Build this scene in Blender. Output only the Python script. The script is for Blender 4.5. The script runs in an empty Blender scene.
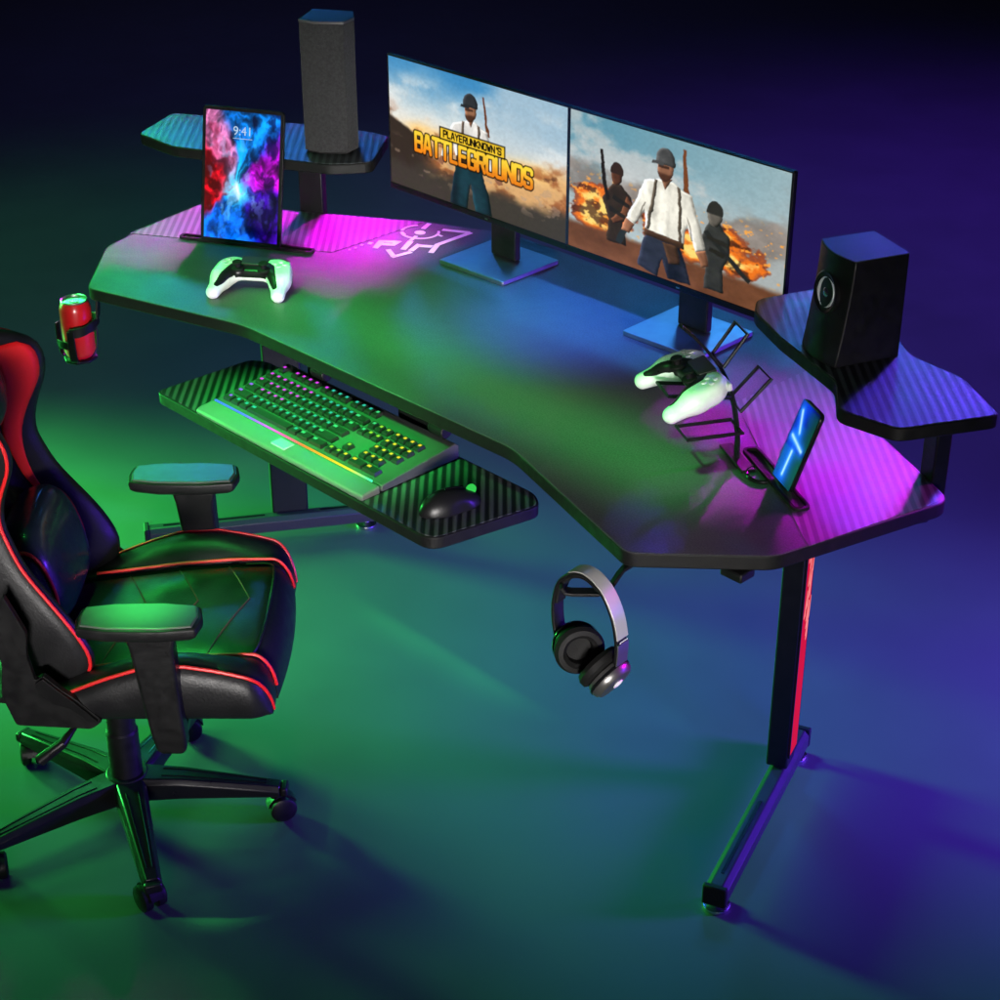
import bpy, bmesh, math, random
import numpy as np
from mathutils import Vector, Matrix, Euler

random.seed(7)
scene = bpy.context.scene
COL = scene.collection
R = math.radians


# ---------------------------------------------------------------- materials
def lin(r, g, b):
    def f(c):
        c /= 255.0
        return c / 12.92 if c <= 0.04045 else ((c + 0.055) / 1.055) ** 2.4
    return (f(r), f(g), f(b))


def mat(name, color, rough=0.5, metal=0.0, spec=0.5, coat=0.0, noise=0.0, nscale=60.0, bump=0.0, bscale=400.0,
        emit=None, estr=0.0, trans=0.0, sheen=0.0):
    m = bpy.data.materials.new(name)
    m.use_nodes = True
    nt = m.node_tree
    p = nt.nodes['Principled BSDF']
    p.inputs['Base Color'].default_value = (*color, 1)
    p.inputs['Roughness'].default_value = rough
    p.inputs['Metallic'].default_value = metal
    p.inputs['Specular IOR Level'].default_value = spec
    p.inputs['Coat Weight'].default_value = coat
    p.inputs['Coat Roughness'].default_value = 0.12
    p.inputs['Transmission Weight'].default_value = trans
    p.inputs['Sheen Weight'].default_value = sheen
    if emit:
        p.inputs['Emission Color'].default_value = (*emit, 1)
        p.inputs['Emission Strength'].default_value = estr
    tc = nt.nodes.new('ShaderNodeTexCoord')
    if noise:
        n = nt.nodes.new('ShaderNodeTexNoise')
        n.inputs['Scale'].default_value = nscale
        n.inputs['Detail'].default_value = 6
        nt.links.new(tc.outputs['Object'], n.inputs['Vector'])
        mr = nt.nodes.new('ShaderNodeMapRange')
        mr.inputs['From Min'].default_value = 0.3
        mr.inputs['From Max'].default_value = 0.7
        mr.inputs['To Min'].default_value = max(0.02, rough - noise)
        mr.inputs['To Max'].default_value = min(1, rough + noise)
        nt.links.new(n.outputs['Fac'], mr.inputs['Value'])
        nt.links.new(mr.outputs['Result'], p.inputs['Roughness'])
    if bump:
        n = nt.nodes.new('ShaderNodeTexNoise')
        n.inputs['Scale'].default_value = bscale
        n.inputs['Detail'].default_value = 3
        nt.links.new(tc.outputs['Object'], n.inputs['Vector'])
        b = nt.nodes.new('ShaderNodeBump')
        b.inputs['Strength'].default_value = bump
        b.inputs['Distance'].default_value = 0.002
        nt.links.new(n.outputs['Fac'], b.inputs['Height'])
        nt.links.new(b.outputs['Normal'], p.inputs['Normal'])
    return m


def carbon(name, dark, light, rough=0.38, pitch=0.0155, bump=0.10):
    """ribbed laminate: ribs run along world (-.716,.698)"""
    m = mat(name, dark, rough)
    nt = m.node_tree
    p = nt.nodes['Principled BSDF']
    g = nt.nodes.new('ShaderNodeNewGeometry')
    dot = nt.nodes.new('ShaderNodeVectorMath')
    dot.operation = 'DOT_PRODUCT'
    dot.inputs[1].default_value = (.698, .716, 0)
    nt.links.new(g.outputs['Position'], dot.inputs[0])
    mul = nt.nodes.new('ShaderNodeMath')
    mul.operation = 'MULTIPLY'
    mul.inputs[1].default_value = 2 * math.pi / pitch
    nt.links.new(dot.outputs['Value'], mul.inputs[0])
    sn = nt.nodes.new('ShaderNodeMath')
    sn.operation = 'SINE'
    nt.links.new(mul.outputs[0], sn.inputs[0])
    mr = nt.nodes.new('ShaderNodeMapRange')
    mr.interpolation_type = 'SMOOTHSTEP'
    mr.inputs['From Min'].default_value = -0.5
    mr.inputs['From Max'].default_value = 0.75
    nt.links.new(sn.outputs[0], mr.inputs['Value'])
    # fine cross weave inside each rib
    n = nt.nodes.new('ShaderNodeTexNoise')
    n.inputs['Scale'].default_value = 900
    nt.links.new(g.outputs['Position'], n.inputs['Vector'])
    mx = nt.nodes.new('ShaderNodeMix')
    mx.data_type = 'RGBA'
    mx.inputs['A'].default_value = (*dark, 1)
    mx.inputs['B'].default_value = (*light, 1)
    nt.links.new(mr.outputs['Result'], mx.inputs['Factor'])
    nt.links.new(mx.outputs['Result'], p.inputs['Base Color'])
    b = nt.nodes.new('ShaderNodeBump')
    b.inputs['Strength'].default_value = bump
    b.inputs['Distance'].default_value = 0.0015
    ad = nt.nodes.new('ShaderNodeMath')
    ad.operation = 'ADD'
    nt.links.new(sn.outputs[0], ad.inputs[0])
    nt.links.new(n.outputs['Fac'], ad.inputs[1])
    nt.links.new(ad.outputs[0], b.inputs['Height'])
    nt.links.new(b.outputs['Normal'], p.inputs['Normal'])
    return m


def screen_mat(name, strength=1.0):
    m = bpy.data.materials.new(name)
    m.use_nodes = True
    nt = m.node_tree
    p = nt.nodes['Principled BSDF']
    p.inputs['Base Color'].default_value = (0.004, 0.004, 0.004, 1)
    p.inputs['Roughness'].default_value = 0.35
    p.inputs['Specular IOR Level'].default_value = 0.2
    a = nt.nodes.new('ShaderNodeAttribute')
    a.attribute_name = 'picture'
    nt.links.new(a.outputs['Color'], p.inputs['Emission Color'])
    p.inputs['Emission Strength'].default_value = strength
    return m


M = {}
M['plastic'] = mat('black_plastic', (.007, .007, .0075), .42, noise=.08, bump=.05, spec=.28)
M['plastic_soft'] = mat('soft_black_plastic', (.008, .008, .0085), .33, noise=.06, nscale=30, spec=.28)
M['steel'] = mat('powder_coated_black_steel', (.007, .007, .0075), .38, noise=.07, bump=.08, bscale=900, spec=.28)
M['edge'] = mat('black_edge_band', (.007, .007, .007), .5, noise=.1, spec=.28)
M['foot'] = mat('satin_grey_steel', (.022, .022, .023), .48, spec=.25, noise=.06, bump=.06, bscale=900)
M['alu'] = mat('brushed_silver', (.6, .6, .62), .25, metal=1)
M['leather'] = mat('black_leatherette', (.008, .008, .009), .42, spec=.35, noise=.08, nscale=25, bump=.22, bscale=260)
M['leather_navy'] = mat('dark_navy_leatherette', (.008, .011, .026), .34, coat=.35, noise=.08, bump=.22, bscale=260)
M['leather_red'] = mat('red_leatherette', (.85, .010, .012), .5, noise=.06, bump=.2, bscale=260)
M['piping'] = mat('red_piping', (.70, .012, .015), .45)
M['stitch'] = mat('dark_red_stitching', (.10, .012, .012), .6)
M['rubber'] = mat('black_rubber', (.006, .006, .006), .75, spec=.2)
M['cushion'] = mat('matt_black_cushion', (.007, .007, .007), .62, spec=.25, bump=.2, bscale=400)
M['white'] = mat('white_gloss_plastic', (.80, .80, .80), .3, noise=.05)
M['fabric'] = mat('charcoal_speaker_cloth', (.036, .036, .038), .9, bump=.7, bscale=300, sheen=.1)
M['glossblack'] = mat('gloss_black', (.006, .006, .007), .15)
M['base_plate'] = mat('satin_metal_plate', (.34, .36, .38), .42, metal=1, noise=.05)
M['spk_top'] = mat('satin_speaker_top', (.16, .16, .17), .45, metal=.6)
M['can_red'] = mat('red_painted_aluminium', (.85, .012, .02), .3, coat=.4)
M['can_lid'] = mat('can_lid_aluminium', (.75, .78, .78), .3, metal=1)
M['gold'] = mat('yellow_print', (.7, .42, .02), .5, emit=lin(243, 186, 40), estr=.95)
M['print_dark'] = mat('dark_print', (.01, .008, .005), .5, emit=(.006, .005, .003), estr=.2)
M['logo_white'] = mat('white_print', (.82, .80, .85), .5)
M['carbon'] = carbon('ribbed_carbon_laminate', (.014, .016, .018), (.105, .112, .118))
M['carbon_bright'] = carbon('ribbed_carbon_inlay', (.055, .055, .055), (.150, .150, .150), rough=.46, bump=.03)  # paler copy of the shelf carbon, standing in for stronger light on the wings
M['cone'] = mat('silver_driver_cone', (.80, .80, .82), .36, metal=.1)


def mottle(m, c0, c1, scale):
    nt = m.node_tree
    p = nt.nodes['Principled BSDF']
    tc = nt.nodes.new('ShaderNodeTexCoord')
    n = nt.nodes.new('ShaderNodeTexNoise')
    n.inputs['Scale'].default_value = scale
    n.inputs['Detail'].default_value = 5
    n.inputs['Roughness'].default_value = .7
    nt.links.new(tc.outputs['Object'], n.inputs['Vector'])
    cr = nt.nodes.new('ShaderNodeMapRange')
    cr.inputs['From Min'].default_value = .36
    cr.inputs['From Max'].default_value = .64
    nt.links.new(n.outputs['Fac'], cr.inputs['Value'])
    mx = nt.nodes.new('ShaderNodeMix')
    mx.data_type = 'RGBA'
    mx.inputs['A'].default_value = (*c0, 1)
    mx.inputs['B'].default_value = (*c1, 1)
    nt.links.new(cr.outputs['Result'], mx.inputs['Factor'])
    nt.links.new(mx.outputs['Result'], p.inputs['Base Color'])


mottle(M['fabric'], (.022, .022, .0225), (.044, .044, .046), 170)
mottle(M['plastic'], (.0055, .0055, .006), (.010, .010, .0105), 35)
M['grey_metal'] = mat('grey_satin_metal', (.24, .235, .23), .34, metal=.85, noise=.05)
M['silver_soft'] = mat('silver_satin_metal', (.50, .49, .47), .36, metal=.25)


def led(name, c, s):
    return mat(name, (.004, .004, .004), .7, spec=.05, emit=c, estr=s)


# desktop: fine grained laminate
def desktop_mat():
    m = mat('grained_desktop_laminate', (.05, .05, .05), .46, bump=.18, bscale=700)
    nt = m.node_tree
    p = nt.nodes['Principled BSDF']
    tc = nt.nodes.new('ShaderNodeTexCoord')
    n = nt.nodes.new('ShaderNodeTexNoise')
    n.inputs['Scale'].default_value = 320
    n.inputs['Detail'].default_value = 4
    nt.links.new(tc.outputs['Object'], n.inputs['Vector'])
    cr = nt.nodes.new('ShaderNodeMapRange')
    cr.inputs['From Min'].default_value = .35
    cr.inputs['From Max'].default_value = .65
    nt.links.new(n.outputs['Fac'], cr.inputs['Value'])
    mx = nt.nodes.new('ShaderNodeMix')
    mx.data_type = 'RGBA'
    mx.inputs['A'].default_value = (.048, .048, .050, 1)
    mx.inputs['B'].default_value = (.090, .090, .093, 1)
    nt.links.new(cr.outputs['Result'], mx.inputs['Factor'])
    nt.links.new(mx.outputs['Result'], p.inputs['Base Color'])
    return m


def smudges(m, lo, hi, scale=5.0):
    nt = m.node_tree
    p = nt.nodes['Principled BSDF']
    g = nt.nodes.new('ShaderNodeNewGeometry')
    a = nt.nodes.new('ShaderNodeTexNoise')
    a.inputs['Scale'].default_value = scale
    a.inputs['Detail'].default_value = 9
    a.inputs['Roughness'].default_value = .7
    a.inputs['Distortion'].default_value = .6
    nt.links.new(g.outputs['Position'], a.inputs['Vector'])
    mr = nt.nodes.new('ShaderNodeMapRange')
    mr.inputs['From Min'].default_value = .35
    mr.inputs['From Max'].default_value = .68
    mr.inputs['To Min'].default_value = lo
    mr.inputs['To Max'].default_value = hi
    nt.links.new(a.outputs['Fac'], mr.inputs['Value'])
    nt.links.new(mr.outputs['Result'], p.inputs['Roughness'])
    return m


M['desktop'] = smudges(desktop_mat(), .38, .56)
smudges(M['carbon'], .30, .46, 9)


def floor_mat():
    m = mat('dark_satin_floor', (.1, .1, .1), .42)
    nt = m.node_tree
    p = nt.nodes['Principled BSDF']
    p.inputs['Specular IOR Level'].default_value = .22
    tc = nt.nodes.new('ShaderNodeTexCoord')
    n = nt.nodes.new('ShaderNodeTexNoise')
    n.inputs['Scale'].default_value = 2.2
    n.inputs['Detail'].default_value = 8
    n.inputs['Roughness'].default_value = .62
    nt.links.new(tc.outputs['Object'], n.inputs['Vector'])
    mr = nt.nodes.new('ShaderNodeMapRange')
    mr.inputs['From Min'].default_value = .3
    mr.inputs['From Max'].default_value = .7
    mr.inputs['To Min'].default_value = .42
    mr.inputs['To Max'].default_value = .62
    nt.links.new(n.outputs['Fac'], mr.inputs['Value'])
    nt.links.new(mr.outputs['Result'], p.inputs['Roughness'])
    mx = nt.nodes.new('ShaderNodeMix')
    mx.data_type = 'RGBA'
    mx.inputs['A'].default_value = (.050, .050, .052, 1)
    mx.inputs['B'].default_value = (.072, .072, .074, 1)
    nt.links.new(n.outputs['Fac'], mx.inputs['Factor'])
    nt.links.new(mx.outputs['Result'], p.inputs['Base Color'])
    return m


M['floor'] = floor_mat()


# ---------------------------------------------------------------- mesh kit
class MB:
    def __init__(s):
        s.v = []
        s.f = []
        s.m = []

    def add(s, verts, faces, mi=0):
        o = len(s.v)
        s.v += [tuple(map(float, q)) for q in verts]
        for f in faces:
            s.f.append([i + o for i in f])
            s.m.append(mi)
        return s

    def box(s, lo, hi, mi=0, X=None):
        x0, y0, z0 = lo
        x1, y1, z1 = hi
        vs = [(x0, y0, z0), (x1, y0, z0), (x1, y1, z0), (x0, y1, z0), (x0, y0, z1), (x1, y0, z1), (x1, y1, z1), (x0, y1, z1)]
        if X:
            vs = [X @ Vector(q) for q in vs]
        return s.add(vs, [(0, 3, 2, 1), (4, 5, 6, 7), (0, 1, 5, 4), (1, 2, 6, 5), (2, 3, 7, 6), (3, 0, 4, 7)], mi)

    def prism(s, pts, z0, z1, mi_side=0, mi_top=None, scale_top=1.0, X=None):
        a = sum(pts[i][0] * pts[(i + 1) % len(pts)][1] - pts[(i + 1) % len(pts)][0] * pts[i][1] for i in range(len(pts)))
        if a < 0:
            pts = pts[::-1]
        n = len(pts)
        cx = sum(q[0] for q in pts) / n
        cy = sum(q[1] for q in pts) / n
        vs = [(q[0], q[1], z0) for q in pts] + [(cx + (q[0] - cx) * scale_top, cy + (q[1] - cy) * scale_top, z1) for q in pts]
        if X:
            vs = [X @ Vector(q) for q in vs]
        o = len(s.v)
        s.add(vs, [[i, (i + 1) % n, n + (i + 1) % n, n + i] for i in range(n)], mi_side)
        s.f.append([o + i for i in range(n)][::-1])
        s.m.append(mi_side)
        s.f.append([o + n + i for i in range(n)])
        s.m.append(mi_side if mi_top is None else mi_top)
        return s

    def tube(s, path, r, n=10, mi=0, closed=False, caps=True, ry=None, up=None):
        path = [Vector(q) for q in path]
        k = len(path)
        rr = r if isinstance(r, (list, tuple)) else [r] * k
        rings = []
        prev = None
        for i, q in enumerate(path):
            if closed:
                t = path[(i + 1) % k] - path[i - 1]
            else:
                t = path[min(i + 1, k - 1)] - path[max(i - 1, 0)]
            t.normalize()
            if prev is None:
                a = Vector(up) if up else (Vector((0, 0, 1)) if abs(t.z) < .9 else Vector((1, 0, 0)))
            else:
                a = prev
            a = a - t * a.dot(t)
            a.normalize()
            prev = a
            b = t.cross(a)
            ya = rr[i] if ry is None else ry
            rings.append([q + a * (rr[i] * math.cos(2 * math.pi * j / n)) + b * (ya * math.sin(2 * math.pi * j / n)) for j in range(n)])
        o = len(s.v)
        s.v += [tuple(q) for ring in rings for q in ring]
        for i in range(k if closed else k - 1):
            i2 = (i + 1) % k
            for j in range(n):
                s.f.append([o + i * n + j, o + i * n + (j + 1) % n, o + i2 * n + (j + 1) % n, o + i2 * n + j])
                s.m.append(mi)
        if caps and not closed:
            s.f.append([o + j for j in range(n)][::-1])
            s.m.append(mi)
            s.f.append([o + (k - 1) * n + j for j in range(n)])
            s.m.append(mi)
        return s

    def strip(s, path, w, th, side, mi=0):
        """flat bar along path; w measured along `side` vector, th across"""
        path = [Vector(q) for q in path]
        side = Vector(side).normalized()
        k = len(path)
        o = len(s.v)
        for i, q in enumerate(path):
            t = (path[min(i + 1, k - 1)] - path[max(i - 1, 0)]).normalized()
            nrm = t.cross(side).normalized()
            for a, b in ((-.5, -.5), (.5, -.5), (.5, .5), (-.5, .5)):
                s.v.append(tuple(q + side * (a * w) + nrm * (b * th)))
        for i in range(k - 1):
            for j in range(4):
                s.f.append([o + i * 4 + j, o + i * 4 + (j + 1) % 4, o + (i + 1) * 4 + (j + 1) % 4, o + (i + 1) * 4 + j])
                s.m.append(mi)
        s.f.append([o + 3, o + 2, o + 1, o])
        s.f.append([o + (k - 1) * 4 + j for j in range(4)])
        s.m += [mi, mi]
        return s

    def lathe(s, prof, n=32, mi=0, X=None, caps=True):
        o = len(s.v)
        for (r, z) in prof:
            for j in range(n):
                a = 2 * math.pi * j / n
                q = Vector((r * math.cos(a), r * math.sin(a), z))
                s.v.append(tuple(X @ q if X else q))
        k = len(prof)
        for i in range(k - 1):
            for j in range(n):
                s.f.append([o + i * n + j, o + i * n + (j + 1) % n, o + (i + 1) * n + (j + 1) % n, o + (i + 1) * n + j])
                s.m.append(mi)
        if caps:
            s.f.append([o + j for j in range(n)][::-1])
            s.f.append([o + (k - 1) * n + j for j in range(n)])
            s.m += [mi, mi]
        return s

    def grid(s, rows, mi=0, close_u=False, thick=None):
        o = len(s.v)
        n = len(rows[0])
        s.v += [tuple(map(float, q)) for r_ in rows for q in r_]
        for i in range(len(rows) - 1):
            for j in range(n if close_u else n - 1):
                s.f.append([o + i * n + j, o + i * n + (j + 1) % n, o + (i + 1) * n + (j + 1) % n, o + (i + 1) * n + j])
                s.m.append(mi)
        return s

    def build(s, name, mats, parent=None, smooth=False, bevel=0.0, seg=2, subsurf=0, solid=0.0, X=None, angle=35):
        me = bpy.data.meshes.new(name)
        me.from_pydata(s.v, [], s.f)
        if not isinstance(mats, (list, tuple)):
            mats = [mats]
        for m in mats:
            me.materials.append(m)
        for p, mi in zip(me.polygons, s.m):
            p.material_index = min(mi, len(mats) - 1)
        if X:
            me.transform(X)
        bm = bmesh.new()
        bm.from_mesh(me)
        bmesh.ops.recalc_face_normals(bm, faces=bm.faces)
        bm.to_mesh(me)
        bm.free()
        return link(name, me, parent, smooth, bevel, seg, subsurf, solid, angle)


def link(name, me, parent=None, smooth=False, bevel=0.0, seg=2, subsurf=0, solid=0.0, angle=35):
    ob = bpy.data.objects.new(name, me)
    COL.objects.link(ob)
    if parent:
        ob.parent = parent
    if solid:
        md = ob.modifiers.new('thickness', 'SOLIDIFY')
        md.thickness = solid
        md.offset = 0
    if subsurf:
        md = ob.modifiers.new('round', 'SUBSURF')
        md.levels = md.render_levels = subsurf
    if bevel:
        md = ob.modifiers.new('edge', 'BEVEL')
        md.width = bevel
        md.segments = seg
        md.limit_method = 'ANGLE'
        md.angle_limit = R(28)
    if smooth or bevel or subsurf:
        for p in me.polygons:
            p.use_smooth = True
        if not subsurf:
            try:
                me.set_sharp_from_angle(angle=R(angle))
            except Exception:
                pass
    return ob


def thing(name, label, cat, loc=(0, 0, 0), rz=0.0, group=None, rot=None):
    o = bpy.data.objects.new(name, None)
    COL.objects.link(o)
    o.empty_display_size = .1
    o.location = loc
    o.rotation_euler = rot if rot else (0, 0, rz)
    tag(o, label, cat, group)
    return o


def tag(o, label, cat, group=None, kind=None):
    o['label'] = label
    o['category'] = cat
    if group:
        o['group'] = group
    if kind:
        o['kind'] = kind
    return o


def round_poly(pts, r, n=5):
    out = []
    k = len(pts)
    for i in range(k):
        ri = r[i] if isinstance(r, (list, tuple)) else r
        p = Vector(pts[i])
        a = Vector(pts[i - 1]) - p
        b = Vector(pts[(i + 1) % k]) - p
        la, lb = a.length, b.length
        d = min(ri, la * .45, lb * .45)
        a, b = a / la, b / lb
        if d < 1e-5 or a.dot(b) < -.995:
            out.append(tuple(p))
            continue
        p0, p2 = p + a * d, p + b * d
        for j in range(n + 1):
            t = j / n
            out.append(tuple(p0 * (1 - t) ** 2 + p * (2 * t * (1 - t)) + p2 * t * t))
    return out


def inset_poly(pts, d):
    a = sum(pts[i][0] * pts[(i + 1) % len(pts)][1] - pts[(i + 1) % len(pts)][0] * pts[i][1] for i in range(len(pts)))
    if a < 0:
        pts = pts[::-1]
    out = []
    k = len(pts)
    for i in range(k):
        p0, p, p1 = Vector(pts[i - 1]), Vector(pts[i]), Vector(pts[(i + 1) % k])
        e0, e1 = (p - p0).normalized(), (p1 - p).normalized()
        n0, n1 = Vector((-e0.y, e0.x)), Vector((-e1.y, e1.x))
        m = (n0 + n1)
        m = m / max(.2, m.dot(n0))
        out.append(tuple(p + m * d))
    return out


def catmull(pts, n=8, closed=False):
    P = [np.array(q, float) for q in pts]
    k = len(P)
    out = []
    for i in range(k if closed else k - 1):
        p1, p2 = P[i], P[(i + 1) % k]
        p0 = P[i - 1] if (closed or i > 0) else 2 * p1 - p2
        p3 = P[(i + 2) % k] if (closed or i + 2 < k) else 2 * p2 - p1
        for j in range(n):
            t = j / n
            out.append(.5 * ((2 * p1) + (-p0 + p2) * t + (2 * p0 - 5 * p1 + 4 * p2 - p3) * t * t + (-p0 + 3 * p1 - 3 * p2 + p3) * t ** 3))
    if not closed:
        out.append(P[-1])
    return [tuple(q) for q in out]


def frame(origin, x, y, z):
    m = Matrix.Identity(4)
    for i, a in enumerate((x, y, z)):
        a = Vector(a)
        for j in range(3):
            m[j][i] = a[j]
    for j in range(3):
        m[j][3] = origin[j]
    return m


# signed-distance meshing (surface nets) for soft moulded shapes
def sdf_mesh(f, lo, hi, h):
    ax = [np.arange(lo[i], hi[i] + h, h) for i in range(3)]
    X, Y, Z = np.meshgrid(*ax, indexing='ij')
    V = f(X, Y, Z)
    S = V < 0
    nx, ny, nz = V.shape
    idx = -np.ones((nx - 1, ny - 1, nz - 1), int)
    corner = [(a, b, c) for a in (0, 1) for b in (0, 1) for c in (0, 1)]
    sl = lambda a, b, c: (slice(a, nx - 1 + a), slice(b, ny - 1 + b), slice(c, nz - 1 + c))
    cnt = sum(S[sl(*c)].astype(int) for c in corner)
    mix = (cnt > 0) & (cnt < 8)
    cells = np.argwhere(mix)
    idx[mix] = np.arange(len(cells))
    acc = np.zeros((len(cells), 3))
    num = np.zeros(len(cells))
    for c in corner:
        for d in range(3):
            if c[d] == 0:
                e = list(c)
                e[d] = 1
                a = V[sl(*c)][mix]
                b = V[sl(*e)][mix]
                cr = (a < 0) != (b < 0)
                t = np.where(cr, a / np.where(cr, a - b, 1), 0)
                pos = np.tile(np.array(c, float), (len(cells), 1))
                pos[:, d] += t
                acc[cr] += pos[cr]
                num[cr] += 1
    P = (cells + acc / num[:, None]) * h + np.array([ax[0][0], ax[1][0], ax[2][0]])
    quads = []
    for d in range(3):
        o1, o2 = [(1, 2), (2, 0), (0, 1)][d]
        s0 = [slice(1, -1)] * 3
        s0[d] = slice(0, -1)
        s1 = [slice(1, -1)] * 3
        s1[d] = slice(1, None)
        A = S[tuple(s0)]
        B = S[tuple(s1)]
        w = np.argwhere(A != B)
        if not len(w):
            continue
        base = w.copy()
        for k in range(3):
            if k != d:
                base[:, k] += 1
        flip = A[tuple(w.T)]

        def g(u, v):
            q = base.copy()
            q[:, o1] -= u
            q[:, o2] -= v
            return idx[tuple(q.T)]
        Q = np.stack([g(0, 0), g(1, 0), g(1, 1), g(0, 1)], 1)
        Q[~flip] = Q[~flip][:, ::-1]
        quads.append(Q)
    return P, np.concatenate(quads)


def sdf_obj(name, f, lo, hi, h, m, parent, X=None):
    P, Q = sdf_mesh(f, lo, hi, h)
    b = MB().add(P, Q.tolist())
    return b.build(name, m, parent, smooth=True, X=X, angle=60)


def smin(a, b, k):
    h = np.clip(.5 + .5 * (b - a) / k, 0, 1)
    return b + (a - b) * h - k * h * (1 - h)


def smax(a, b, k):
    return -smin(-a, -b, k)


def cap(X, Y, Z, a, b, ra, rb):
    a, b = np.array(a), np.array(b)
    d = b - a
    px, py, pz = X - a[0], Y - a[1], Z - a[2]
    t = np.clip((px * d[0] + py * d[1] + pz * d[2]) / (d @ d), 0, 1)
    return np.sqrt((px - t * d[0]) ** 2 + (py - t * d[1]) ** 2 + (pz - t * d[2]) ** 2) - (ra + (rb - ra) * t)


def rbox(X, Y, Z, c, hs, r):
    qx, qy, qz = np.abs(X - c[0]) - hs[0] + r, np.abs(Y - c[1]) - hs[1] + r, np.abs(Z - c[2]) - hs[2] + r
    return np.sqrt(np.maximum(qx, 0) ** 2 + np.maximum(qy, 0) ** 2 + np.maximum(qz, 0) ** 2) + np.minimum(np.maximum(qx, np.maximum(qy, qz)), 0) - r


def text_mesh(body, size, offset=0.0, extrude=0.0006, sx=1.0, align='CENTER', spacing=1.0):
    cu = bpy.data.curves.new('lettering', 'FONT')
    cu.body = body
    cu.size = size
    cu.offset = offset
    cu.extrude = extrude
    cu.align_x = align
    cu.align_y = 'CENTER'
    cu.space_character = spacing
    ob = bpy.data.objects.new('lettering', cu)
    COL.objects.link(ob)
    dg = bpy.context.evaluated_depsgraph_get()
    dg.update()
    me = bpy.data.meshes.new_from_object(ob.evaluated_get(dg))
    bpy.data.objects.remove(ob)
    bpy.data.curves.remove(cu)
    me.transform(Matrix.Diagonal((sx, 1, 1, 1)))
    return me


def text_obj(name, body, size, m, parent, X, **kw):
    me = text_mesh(body, size, **kw)
    me.transform(X)
    me.materials.clear()
    me.materials.append(m)
    for p in me.polygons:
        p.material_index = 0
    return link(name, me, parent)


# ---------------------------------------------------------------- picture painting (numpy -> vertex colours of a screen)
def vnoise(u, v, seed, freq):
    rng = np.random.RandomState(seed)
    n = int(freq) + 3
    g = rng.rand(n * 2, n * 2)
    x, y = u * freq, v * freq
    xi, yi = np.floor(x).astype(int), np.floor(y).astype(int)
    fx, fy = x - xi, y - yi
    fx, fy = fx * fx * (3 - 2 * fx), fy * fy * (3 - 2 * fy)
    xi, yi = np.mod(xi, 2 * n - 1), np.mod(yi, 2 * n - 1)
    return (g[yi, xi] * (1 - fx) + g[yi, xi + 1] * fx) * (1 - fy) + (g[yi + 1, xi] * (1 - fx) + g[yi + 1, xi + 1] * fx) * fy


def fbm(u, v, seed, freq, octs=5, gain=.55):
    a, s, t = 1.0, 0.0, 0.0
    for i in range(octs):
        s = s + a * vnoise(u, v, seed + i * 13, freq * 2 ** i)
        t += a
        a *= gain
    return s / t


def sstep(a, b, x):
    t = np.clip((x - a) / (b - a), 0, 1)
    return t * t * (3 - 2 * t)


def blend(img, c, a):
    c = np.asarray(c, float)
    return img * (1 - a[..., None]) + (c if c.ndim > 1 else c[None, None]) * a[..., None]


def inpoly(u, v, pts):
    ins = np.zeros(u.shape, bool)
    k = len(pts)
    for i in range(k):
        x0, y0 = pts[i]
        x1, y1 = pts[(i + 1) % k]
        if y0 == y1:
            continue
        c = ((y0 > v) != (y1 > v)) & (u < (x1 - x0) * (v - y0) / (y1 - y0) + x0)
        ins ^= c
    return ins.astype(float)


def ellip(u, v, cx, cy, rx, ry):
    return (((u - cx) / rx) ** 2 + ((v - cy) / ry) ** 2 < 1).astype(float)


def fig(img, c, m, sh=1.0, k=.42):
    """lay a patch with a rounded look: lit from its left, darker on its right"""
    m = np.clip(m, 0, 1)
    d = sum(np.roll(m, q, 1) - np.roll(m, -q, 1) for q in (3, 6, 10, 15)) / 4
    e = sum(np.roll(m, q, 0) - np.roll(m, -q, 0) for q in (4, 9)) / 2
    f = np.clip(1 - k * d - .25 * e, .3, 1.6)[..., None]
    return blend(img, np.asarray(c, float) * sh * f, m)


def picture_mesh(name, fn, w, h, nx, ny, ss=3):
    """grid in local XZ (x right, z up), facing -Y; colours from fn(u,v) in sRGB 0-255, v from the top"""
    u = (np.arange((nx + 1) * ss) + .5) / ((nx + 1) * ss)
    v = (np.arange((ny + 1) * ss) + .5) / ((ny + 1) * ss)
    U, V = np.meshgrid(u, v)
    img = fn(U, V)
    g_ = (.955 + .09 * fbm(U * 1.3, V, 71, 60, 3))[..., None]
    img = np.clip((img * g_ - 118) * 1.10 + 116, 0, 255) / 255
    img = np.where(img <= .04045, img / 12.92, ((img + .055) / 1.055) ** 2.4)
    img = img.reshape(ny + 1, ss, nx + 1, ss, 3).mean((1, 3))
    gx, gy = np.meshgrid(np.linspace(0, w, nx + 1), np.linspace(h, 0, ny + 1))
    P = np.stack([gx.ravel(), np.zeros(gx.size), gy.ravel()], 1)
    i = np.arange((nx + 1) * ny).reshape(ny, nx + 1)[:, :-1].ravel()
    F = np.stack([i + nx + 1, i + nx + 2, i + 1, i], 1)
    me = bpy.data.meshes.new(name)
    me.from_pydata(P.tolist(), [], F.tolist())
    at = me.color_attributes.new('picture', 'FLOAT_COLOR', 'POINT')
    rgba = np.ones((P.shape[0], 4), np.float32)
    rgba[:, :3] = img.reshape(-1, 3)
    at.data.foreach_set('color', rgba.ravel())
    return me


# ================================================================ FLOOR
b = MB().add([(-14, -9, 0), (9, -9, 0), (9, 14, 0), (-14, 14, 0)], [(0, 1, 2, 3)])
fl = b.build('floor', M['floor'])
tag(fl, 'dark satin floor under the desk and the chair', 'floor', kind='structure')

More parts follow.
